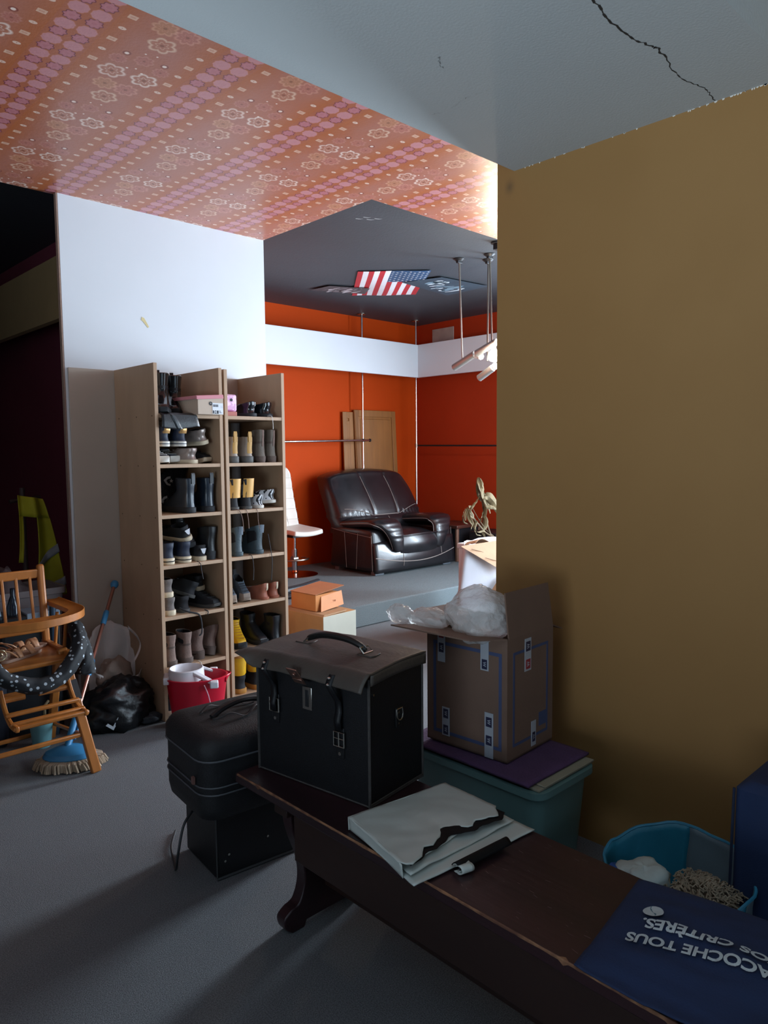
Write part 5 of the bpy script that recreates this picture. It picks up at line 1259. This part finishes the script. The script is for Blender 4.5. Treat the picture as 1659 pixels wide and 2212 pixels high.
# D ring on the end face
obj('ring_tab', B().box(CW*.52-.014, -.004, .205, CW*.52+.014, 0, .265), M_case, cs, bevel=.004, **k_)
b = B().tube([(CW*.52-.014, -.006, .262)] + [(CW*.52+.015*math.cos(a), -.008, .245+.018*math.sin(a)) for a in [math.pi+math.pi*i/10 for i in range(11)]] + [(CW*.52+.014, -.006, .262), (CW*.52-.014, -.006, .262)], .0024, 7)
obj('ring', b, M_nk, cs, **k_)
b = B()
for x, z in ((CW*.52, .215), (CW*.52, .250), (.02, .335), (CW-.03, .372)): b.tube([(x, -.0, z), (x, -.0045 if z in (.215, .25) else -.003, z)], .0035, 10)
b.tube([(0, .03, .345), (-.003, .03, .345)], .0035, 10)
obj('rivet', b, M_nk, cs, **k_)
# handle
hz = CH + .033
hp = smooth([(.13, .115, hz+.004), (.128, .135, hz+.018), (.125, .18, hz+.031), (.122, .235, hz+.035), (.120, .29, hz+.031), (.118, .335, hz+.018), (.118, .352, hz+.010)], 6)
obj('handle', B().tube(hp, [.006+.0055*math.sin(math.pi*i/(len(hp)-1))**.4 for i in range(len(hp))], 10), mat('handle_leather', '121212', .35, .2, 30, .1, 100), cs, **k_)
for y0, s in ((.10, -1), (.365, 1)):
    obj('handle_tab', B().prism([(.10, y0-.028, hz-.006), (.12, y0-.034, hz-.006), (.150, y0-.028, hz-.006), (.152, y0+.028, hz-.006), (.125, y0+.036, hz-.006), (.10, y0+.028, hz-.006)], (0, 0, .006)), M_lid, cs, bevel=.002, **k_)
    obj('handle_ring', B().tube([(.106, y0-s*.005, hz+.001), (.108, y0-s*.022, hz+.016), (.148, y0-s*.022, hz+.016), (.150, y0-s*.005, hz+.001), (.106, y0-s*.005, hz+.001)], .0028, 7), M_nk, cs, **k_)
# ---- soft bag on the amplifier
M_nyl = mat('black_cordura', '121317', .62, .25, 40, .25, 220)
ax = thing('amplifier', 'black square amplifier cabinet on the floor under the soft black bag', 'amplifier', (1.263, 2.188, 0), R(-6))
obj('cabinet', B().box(0, 0, .004, .33, .27, .268), mat('amp_vinyl', '0e1014', .5, .2, 40, .15, 200), ax, bevel=.007, **k_)
obj('corner_trim', B().tube([(0, 0, .006), (.33, 0, .006)], .006, 6).tube([(0, 0, .01), (0, 0, .26)], .003, 6), mat('grey_edge', '3a3c3e', .6), ax, **k_)
b = B()
for x, z in ((.035, .235), (.15, .225), (.19, .228), (.045, .085), (.03, .065), (.20, .10)): b.tube([(x, 0, z), (x, -.004, z)], .0045, 8)
obj('stud', b, M_nk, ax, **k_)
t = thing('soft_case', 'padded black fabric case with carrying handle lying on the black amplifier', 'bag', (1.40, 2.23, .275), R(-6))
def rr(x0, x1, y0, y1, r, z, n=6):
    cx, cy = (x0+x1)/2, (y0+y1)/2; pts = []
    for q, (sx_, sy_) in enumerate(((1, 1), (-1, 1), (-1, -1), (1, -1))):
        for j in range(n):
            a = math.pi/2*(q+j/(n-1)); pts.append((cx+sx_*((x1-x0)/2-r)+math.cos(a)*r, cy+sy_*((y1-y0)/2-r)+math.sin(a)*r, z))
    return pts
hx, hy = .225, .185
obj('bag_body', B().loft([rr(-hx+.03, hx-.03, -hy+.03, hy-.03, .05, 0), rr(-hx+.008, hx-.008, -hy+.008, hy-.008, .06, .012), rr(-hx, hx, -hy, hy, .07, .05), rr(-hx, hx, -hy, hy, .07, .20), rr(-hx-.005, hx+.005, -hy-.005, hy+.005, .07, .225), rr(-hx-.004, hx+.004, -hy-.004, hy+.004, .07, .262), rr(-hx+.012, hx-.012, -hy+.012, hy-.012, .065, .288), rr(-hx+.05, hx-.05, -hy+.05, hy-.05, .05, .300), rr(-.06, .06, -.05, .05, .03, .304)]), M_nyl, t, ang=60, **k_)
b = B(); b.tube([tuple(p) for p in rr(-hx-.004, hx+.004, -hy-.004, hy+.004, .07, .215)] , .0035, 5).tube([tuple(p) for p in rr(-hx-.002, hx+.002, -hy-.002, hy+.002, .07, .10)], .003, 5).tube([tuple(p) for p in rr(-hx-.002, hx+.002, -hy-.002, hy+.002, .07, .125)], .003, 5)
obj('zip', b, mat('zip_grey', '4c4f54', .5), t, **k_)
obj('zip_pull', B().box(-hx-.012, -.12, .13, -hx-.004, -.105, .155), mat('copper_pull', '6a4a44', .5), t, **k_)
b = B()
b.tube(smooth([(-.12, -.02, .305), (-.07, -.01, .325), (0, .0, .335), (.07, .01, .325), (.12, .0, .305)], 5), .011, 8)
obj('carry_handle', b, mat('handle_webbing', '17181b', .5), t, **k_)
b = B(); b.grid(lambda u, v: (-.13+.28*u, -.055-.035*math.sin(u*5)+.014*v, .308+.02*math.sin(u*8)**2), 20, 1); b.grid(lambda u, v: (-.14+.20*u, .03+.03*math.sin(u*4)+.014*v, .307+.014*math.sin(u*7)**2), 20, 1)
obj('loose_strap', b, mat('strap_grey', '2e3033', .45), t, solid=.002, so=0, **k_)
tag(obj('power_cable', B().tube(smooth([(1.245, 2.30, .235), (1.19, 2.28, .20), (1.155, 2.26, .12), (1.165, 2.30, .04), (1.20, 2.38, .008), (1.25, 2.50, .008), (1.32, 2.60, .007)], 8), .0045, 8), mat('dark_cable', '25282c', .5)), 'dark cable curving from the amplifier down to the carpet', 'cable')
# ---- folded grey plastic mailing sack
M_sack = mat('grey_polythene', 'b3bab6', .38, .03, 3, .10, 14); M_sackin = mat('black_polythene', '0c0d10', .6, .1, spec=.2)
fs = thing('folded_sack', 'folded pale grey plastic sack with black inside, lying on the bench', 'plastic sack', (1.42, 1.28, BZ))
q00, q10, q11, q01 = Vector((1.265, 1.470, BZ)), Vector((1.610, 1.420, BZ)), Vector((1.600, 1.110, BZ)), Vector((1.195, 1.160, BZ))
def quad(u, v, z=0, sh=0):
    p = q00.lerp(q10, u).lerp(q01.lerp(q11, u), v); return (p.x, p.y, p.z+z)
def layer(u0, u1, v0, v1, z, amp, seed, edge=None, nu=30, nv=30):
    def f(a, c):
        u = u0+(u1-u0)*a; vv1 = v1 + (edge(u) if edge else 0); v = v0+(vv1-v0)*c
        return quad(u, v, z + amp*nz3((u*3+seed, v*3, seed)) + amp*.5*nz3((u*8, v*9+seed, 2)) + .006*math.sin(math.pi*a)*math.sin(math.pi*c))
    return B().grid(f, nu, nv)
rag = lambda u: -.25 + .07*math.sin(u*9+.6) + .035*math.sin(u*23) + .015*math.sin(u*51) - .16*(u-.5)
obj('bottom_layer', layer(.0, 1.04, .06, 1.0, .006, .003, 2), M_sack, fs, solid=.003)
obj('middle_layer', layer(.02, 1.0, .0, .97, .020, .006, 5, lambda u: -.05-.10*u), M_sack, fs, solid=.003)
obj('inner_fold', layer(.05, .98, .45, .90, .030, .006, 8, lambda u: -.09-.12*u + .03*math.sin(u*7)), M_sack, fs, solid=.003)
obj('torn_lining', layer(.04, .98,   .55, .93, .0340, .002, 3, lambda u: rag(u)*.55), M_sackin, fs, solid=.001)
obj('top_layer', layer(-.02, .99, -.01, .98, .040, .004, 3, rag), M_sack, fs, solid=.002)
b = B()
for (a_, c_) in (((-.02, 0), (.0, .93)), ):
    b.grid(lambda u, v: quad(-.02+.015*math.sin(v*3)+.01*u, .0+.86*v - .0, .040-.036*u), 5, 20)
b.grid(lambda u, v: quad(-.02+1.0*v, -.01+.008*u, .040-.036*u), 5, 20)
obj('side_fold', b, M_sack, fs, solid=.002)
b = B().grid(lambda u, v: (lambda p: (p[0]+.0, p[1], BZ+.016+.013*math.sin(v*math.pi*1.0)))(quad(.30+.46*u, .99+.11*(v)-.12*u*.2, 0)), 14, 10)
obj('rolled_black_edge', b, M_sackin, fs, solid=.003)
b = B()
for k in range(2):
    c0 = Vector(quad(.30+.0*k, 1.045+.035*k, .0)); 
    b.grid(lambda u, v: (c0.x + .035*u, c0.y - .01*u + .012*math.cos(v*4.6+.6), BZ+.014+.011*math.sin(v*4.6+.6)), 4, 12)
obj('curled_end', b, M_sack, fs, solid=.0015)
# ---- navy tote bag with lettering
M_nav = mat('navy_nonwoven', '12264a', .85, .08, 12, .15, 260)
tt = thing('tote_bag', 'navy tote bag with pale lettering lying crumpled on the near end of the bench', 'bag', (1.45, .5, BZ))
def tote(u, v):    # u from far(0) to near(1) ; v across from wall side(0) to front edge and over (1)
    y = .80 - .85*u - .05*v*(1-u)
    x = 1.605 + .10*u - (.355+.11*u)*v
    h = .030 + .022*u
    e = min(1, 8*u)*min(1, 7*v)
    z = BZ + .006 + h*math.sin(math.pi*min(1, v*.95+.04))**.5*min(1, u*5)**.6
    if v > .86: x -= .015; z = min(z, BZ+.03) - (v-.86)*.0
    fold = .026*max(0, v-.72)*3*math.sin((v*11+u*6)) + .007*nz3((u*4, v*5, 3)) + .006*nz3((u*11, v*9, 7))
    return (x + .02*nz3((u*3, v*2, 5))*min(1, 6*v), y, max(BZ+.003, z + fold*e))
obj('bag_cloth', B().grid(tote, 70, 60), M_nav, tt, solid=.002, ang=180)
M_let = mat('pale_print', 'b3bcc0', .8, .03)
samp = [Vector(tote(i/90, j/70)) for i in range(91) for j in range(71)]
from mathutils.kdtree import KDTree
kd = KDTree(len(samp))
for i, s_ in enumerate(samp): kd.insert((s_.x, s_.y, 0), i)
kd.balance()
def surf(x, y):
    r_ = kd.find_n((x, y, 0), 4); w = [1/(d+.001) for _, _, d in r_]; return sum(samp[i].z*q for (_, i, _), q in zip(r_, w))/sum(w)
def fit_text(body, org, d, width, size):
    n0 = set(bpy.data.objects); put_text(body, org, d, (-d[1], d[0], 0), size, off=.0013, fitw=width)
def put_text(body, org, dirx, diry, size, nm='lettering', off=.0, fitw=None):
    for ci, ch in enumerate([body]):
        cu = bpy.data.curves.new(nm, 'FONT'); cu.body = ch; cu.size = size; cu.offset = off
        t_ = bpy.data.objects.new('tmp', cu); C.objects.link(t_); dg = bpy.context.evaluated_depsgraph_get()
        me = bpy.data.meshes.new_from_object(t_.evaluated_get(dg)); bpy.data.objects.remove(t_)
        bm = bmesh.new(); bm.from_mesh(me); bmesh.ops.triangulate(bm, faces=bm.faces)
        bmesh.ops.subdivide_edges(bm, edges=[e for e in bm.edges if e.calc_length() > .006], cuts=2)
        bmesh.ops.triangulate(bm, faces=bm.faces)
        x1 = max(v_.co.x for v_ in bm.verts); k = fitw/x1 if fitw else 1
        ux, uy = Vector(dirx).normalized(), Vector(diry).normalized()
        for v_ in bm.verts:
            p = Vector(org) + ux*v_.co.x*k + uy*v_.co.y
            v_.co = Vector((p.x, p.y, surf(p.x, p.y)+.0065)) - Vector((1.45, .5, BZ))
        bm.to_mesh(me); bm.free(); me.name = nm; me.materials.clear(); me.materials.append(M_let)
        o = bpy.data.objects.new(nm, me); C.objects.link(o); o.parent = tt
fit_text('SACOCHE TOUS', (1.438, .425, 0), (-.205, .979, 0), .290, .040)
fit_text('VOS CRIT\u00c8RES.', (1.482, .438, 0), (-.18, .984, 0), .268, .040)
b = B(); cl = []
for i in range(28):
    a = 2*math.pi*i/28; x, y = 1.470+.0215*math.cos(a), .698+.0215*math.sin(a); cl.append((x, y, surf(x, y)+.0065))
b.poly(cl); obj('round_logo', b, M_let, tt, sm=False)
b = B(); L = [(1.470+.017*k, .698+.012*k+.003*math.sin(k*3), 0) for k in [i/8-1 for i in range(17)]]
up_ = [(x+.0015, y-.003*(1-abs(i/8-1)), surf(x, y)+.0072) for i, (x, y, _) in enumerate(L)]; dn = [(x-.0015, y+.003*(1-abs(i/8-1)), surf(x, y)+.0072) for i, (x, y, _) in enumerate(L)]
b.loft([up_, dn], False, False, closed=False); obj('logo_stroke', b, mat('slate_print', '4f7080', .7), tt, sm=False)
# ---- second navy bag upright at the right edge
t = thing('shopping_bag', 'upright navy bag standing on the floor at the right edge behind the bench', 'bag', (2.25, .55, 0))
obj('bag_body', B().loft([rr(1.97, 2.38, .30, .715, .02, 0), rr(1.965, 2.385, .295, .72, .02, .3), rr(1.97, 2.38, .30, .718, .015, .60), rr(1.99, 2.36, .33, .69, .02, .62)]), M_nav, t, ang=40)
obj('seam', B().tube([(1.968, .72, .0), (1.964, .722, .3), (1.969, .719, .60)], .004, 6), mat('navy_seam', '0c1830', .8), t)
# ---- blue reusable bag with clothes
M_wv1 = mat('turquoise_woven', '23738c', .5, .1, 8, .1, 120); M_wv2 = mat('grey_woven', '5f6f78', .5, .12, 8, .1, 120); M_wv3 = mat('cobalt_woven', '1d50a0', .5, .08, 8)
t = thing('woven_bag', 'open turquoise and grey woven bag of clothes between bench and wall', 'bag', (1.93, .85, 0))
def wb(u, v):
    a = 2*math.pi*u + .4; ca, sa = math.cos(a), math.sin(a); k = .92 + .08*v
    x = 1.925 + (.175*ca*k) + .012*nz3((ca*3, sa*3, v*3)); y = .850 + (.20*sa*k) + .012*nz3((ca*3, sa*3+7, v*3))
    return (x, y, v*(.335 + .035*max(0, ca+.2) + .02*nz3((ca*2.5, sa*2.5, 8))) - .03*v*max(0, -ca)*1.0)
def seg_(u0, u1, v0=0, v1=1): return B().grid(lambda a, c: wb(u0+(u1-u0)*a, v0+(v1-v0)*c), 20, 16)
obj('bag_panel', seg_(.97, 1.22), M_wv1, t, solid=.003); obj('bag_panel', seg_(.22, .46), mat('dark_woven', '3a4650', .5, .2, 14), t, solid=.003)
obj('bag_panel', seg_(.46, .66), M_wv1, t, solid=.003); obj('bag_panel', seg_(.66, .97), M_wv2, t, solid=.003)
b = B().tube([tuple(Vector(wb(i/60, 1))) for i in range(61)], .0045, 6); obj('rim', b, mat('rim_blue', '2c7a98', .5), t)
tag(obj('white_cloth', lump((1.85, .91, .310), (.080, .070, .050), 2.2, .35, 24, 16, .0), mat('off_white_cloth', 'a9b3b0', .8, .05, 8, .1, 60), ang=180), 'off-white cloth bundle lying in the turquoise bag', 'cloth')
tag(obj('blue_packet', B().grid(lambda u, v: (1.77+.09*u, .98-.13*v+.02*u, .330+.012*math.sin(u*4+v*3)), 8, 8), M_wv3, solid=.006), 'cobalt blue packet in the turquoise bag beside the bench', 'packet')
rg = random.Random(8); b = B()
for i in range(420):
    u, v = rg.random(), rg.random(); x = 1.90+.10*(u-.5)*1.6; y = .765+.16*(v-.5); z = .31+.03*math.sin(u*3)*math.sin(v*3)+.004*rg.random()
    a = rg.random()*6.3; b.tube([(x, y, z), (x+.010*math.cos(a), y+.010*math.sin(a), z+.008), (x+.018*math.cos(a+.7), y+.018*math.sin(a+.7), z+.002)], .0022, 4)
o = tag(obj('fringed_rug', b, mat('shaggy_beige', '8b7d6a', .95, .25, 30)), 'shaggy beige fringe of a rug inside the turquoise bag', 'rug'); o['kind'] = 'stuff'
tag(obj('rug_fold', lump((1.90, .765, .285), (.09, .09, .04), 6.2, .2, 24, 14), mat('rug_beige', '6f6252', .95, .2, 30, .3, 90), ang=180), 'folded beige rug filling the turquoise bag under the fringe', 'rug')
# ---- plastic bin, purple cloth, tall carton
M_bin = mat('sea_green_plastic', '5d7c7c', .4, .06, 4)
t = thing('storage_bin', 'sea-green plastic storage bin behind the bench', 'storage bin', (2.05, 1.58, 0))
bn_ = lambda k, z: rr(1.885+.02*k, 2.235-.02*k, 1.275+.02*k, 1.88-.02*k, .05, z)
obj('bin_body', B().loft([bn_(2.2, 0), bn_(2.0, .01), bn_(.8, .385), bn_(-.1, .388), bn_(-.1, .410), bn_(.8, .41), bn_(2.0, .02)]), M_bin, t, ang=50)
tag(obj('paper_stack', B().box(1.905, 1.29, .411, 2.235, 1.86, .420).box(1.93, 1.284, .420, 2.23, 1.80, .425), mat('yellowed_paper', '8f8a78', .8, .08), bevel=.002), 'yellowed sheets lying on the sea-green bin under the purple cloth', 'paper')
M_pur = mat('purple_towel', '4d3356', .95, .15, 10, .3, 120)
b = B().grid(lambda u, v: (1.882+.365*u, 1.315+.56*v, .4285+.004*nz3((u*4, v*5, 1)) + .008*max(0, v-.1)*0 - .05*max(0, .06-u)*1), 24, 24)
tag(obj('purple_towel', b, M_pur, solid=.008, so=1), 'purple towel spread over the sea-green bin under the tall carton', 'towel')
M_c1 = mat('carton_brown', '6a5245', .8, .06, 9, .06, 90); M_cb = mat('carton_blue_print', '3b4668', .8, .08, 12); M_tape = mat('white_tape', '9fa3ab', .4, .04)
M_tn = mat('tape_navy', '22233f', .5); M_tr = mat('tape_red', '8a2a35', .5)
t = thing('carton', 'tall open brown carton with blue line print, bubble wrap in its top', 'box', (1.952, 1.452, .443), R(3))
CX, CY, CZ = .295, .350, .425; k_ = dict(world=False)
cb = B()
th = .005
cb.box(0, 0, 0, CX, CY, .006); cb.box(0, 0, 0, th, CY, CZ); cb.box(CX-th, 0, 0, CX, CY, CZ); cb.box(th, 0, 0, CX-th, th, CZ); cb.box(th, CY-th, 0, CX-th, CY, CZ)
obj('carton_body', cb, M_c1, t, sm=False, **k_)
# blue frames on the two faces
def frame(face, a0, a1, z0, z1, w):
    b = B()
    def R_(p0, q0, p1, q1):
        if face == 'x': b.box(-.0008, p0, q0, 0, p1, q1)
        else: b.box(p0, -.0008, q0, p1, 0, q1)
    R_(a0, z0, a1, z0+w); R_(a0, z1-w, a1, z1); R_(a0, z0+w, a0+w, z1-w); R_(a1-w, z0+w, a1, z1-w)
    obj('printed_frame', b, M_cb, t, sm=False, **k_)
frame('x', .022, CY-.03, .035, .375, .012); frame('y', .035, CX-.035, .045, .375, .010)
obj('printed_block', B().box(.200, -.0012, .075, .252, -.0008, .125), M_cb, t, sm=False, **k_)
def tape(face, a, z0, z1, w=.034, marks=()):
    bt = B(); bm_ = B(); br = B()
    if face == 'x': bt.box(-.0022, a, z0, -.0008, a+w, z1)
    else: bt.box(a, -.0022, z0, a+w, -.0008, z1)
    pt = obj('packing_tape', bt, M_tape, t, sm=False, **k_)
    for mz, col in marks:
        q = B()
        if face == 'x': q.box(-.0030, a+.006, mz, -.0022, a+w-.006, mz+.034)
        else: q.box(a+.006, -.0030, mz, a+w-.006, -.0022, mz+.034)
        obj('tape_print', q, M_tn if col else M_tr, pt, sm=False, **k_)
        # zigzag mark
        zz = [(.25, .2), (.40, .8), (.52, .35), (.64, .8), (.78, .2), (.68, .2), (.64, .5), (.52, .15), (.40, .5), (.36, .2)]
        L = []
        for p_, q_ in zz:
            aa = a+.006+(w-.012)*q_; hz_ = mz+.034*p_
            L.append((-.0034, aa, hz_) if face == 'x' else (aa, -.0034, hz_))
        z_ = B().poly(L); obj('tape_mark', z_, M_tape, pt, sm=False, **k_)
tape('x', .265, .30, .425, .034, ((.345, 1), (.405, 0)) if False else ((.335, 1), (.388, 0))); tape('x', .075, .305, .415, .034, ((.31, 1),))
tape('x', .245, .03, .135, .034, ((.095, 1), (.035, 1))); tape('x', .055, .0, .16, .036, ((.110, 1), (.045, 1)))
tape('y', .105, .295, .41, .040, ((.365, 1), (.302, 0))); tape('y', .150, .015, .105, .030, ((.03, 1),))
# flaps
obj('flap', B().prism([(.0, CY, CZ), (.0, 0, CZ), (-.130, .06, CZ+.012), (-.175, CY+.02, CZ+.024)], (0, 0, .005)), M_c1, t, sm=False, **k_)
obj('flap', B().prism([(.01, 0, CZ), (CX, 0, CZ), (CX-.005, .02, CZ+.155), (.015, .02, CZ+.155)], (0, .005, 0)), M_c1, t, sm=False, **k_)
obj('flap', B().prism([(.01, CY, CZ), (CX-.01, CY, CZ), (CX-.02, CY+.12, CZ+.012), (.02, CY+.13, CZ+.02)], (0, 0, .005)), M_c1, t, sm=False, **k_)
obj('flap', B().prism([(CX, .01, CZ), (CX, CY-.01, CZ), (CX+.10, CY-.02, CZ-.035), (CX+.10, .02, CZ-.035)], (0, 0, .005)), M_c1, t, sm=False, **k_)
# bubble wrap
M_bub = mat('bubble_wrap', 'e8e6e4', .18, .05, 10, .9, 55, trans=.3, alpha=.58)
def bub(c, r, seed, lab):
    o = obj('bubble_wrap', lump(c, r, seed, .20, 56, 36, -9, 3.0), M_bub, ang=180); tag(o, lab, 'bubble wrap', 'bubble wrap in the tall carton'); return o
bub((1.995, 1.60, .925), (.115, .125, .095), 3.3, 'large bunched bubble wrap bulging from the tall carton')
bub((1.92, 1.78, .895), (.065, .085, .040), 6.1, 'bubble wrap lying over the carton edge, left of the large bunch')
bub((1.875, 1.88, .905), (.035, .060, .035), 8.4, 'small clear wrap lump on the left carton flap')

#@@SUB-PARTS: pieces that belong to a part hang below that part
RULES = {'upper': ('lining', 'laces', 'heel_tab', 'pull_loop', 'toe_cap', 'strap', 'heel_patch'), 'sole': ('sole_stripe',), 'lamp_tube': ('end_cap',), 'ceiling_rose': ('rose_clip',),
         'canton': ('star',), 'size_label': ('label_field', 'lettering', 'print_line'), 'backrest': ('quilting',), 'vest_cloth': ('reflective_band',), 'mop_head': ('yarn_fringe', 'lever'),
         'wringer_basket': ('wringer_arm', 'wringer_clip'), 'lock_plate': ('lock_slot',), 'bag_cloth': ('lettering', 'round_logo', 'logo_stroke'), 'boot_shaft': ('rim_band',), 'sheet': ('printed_figure',)}
stem_ = lambda o: o.name.split('.')[0]
for root in [o for o in list(C.objects) if o.parent is None and o.children]:
    kids = list(root.children)
    for par, subs in RULES.items():
        ps = [k for k in kids if stem_(k) == par and k.matrix_basis == Matrix.Identity(4)]
        if len(ps) != 1: continue
        for k in kids:
            if stem_(k) in subs and k.parent == root and not k.children: k.parent = ps[0]
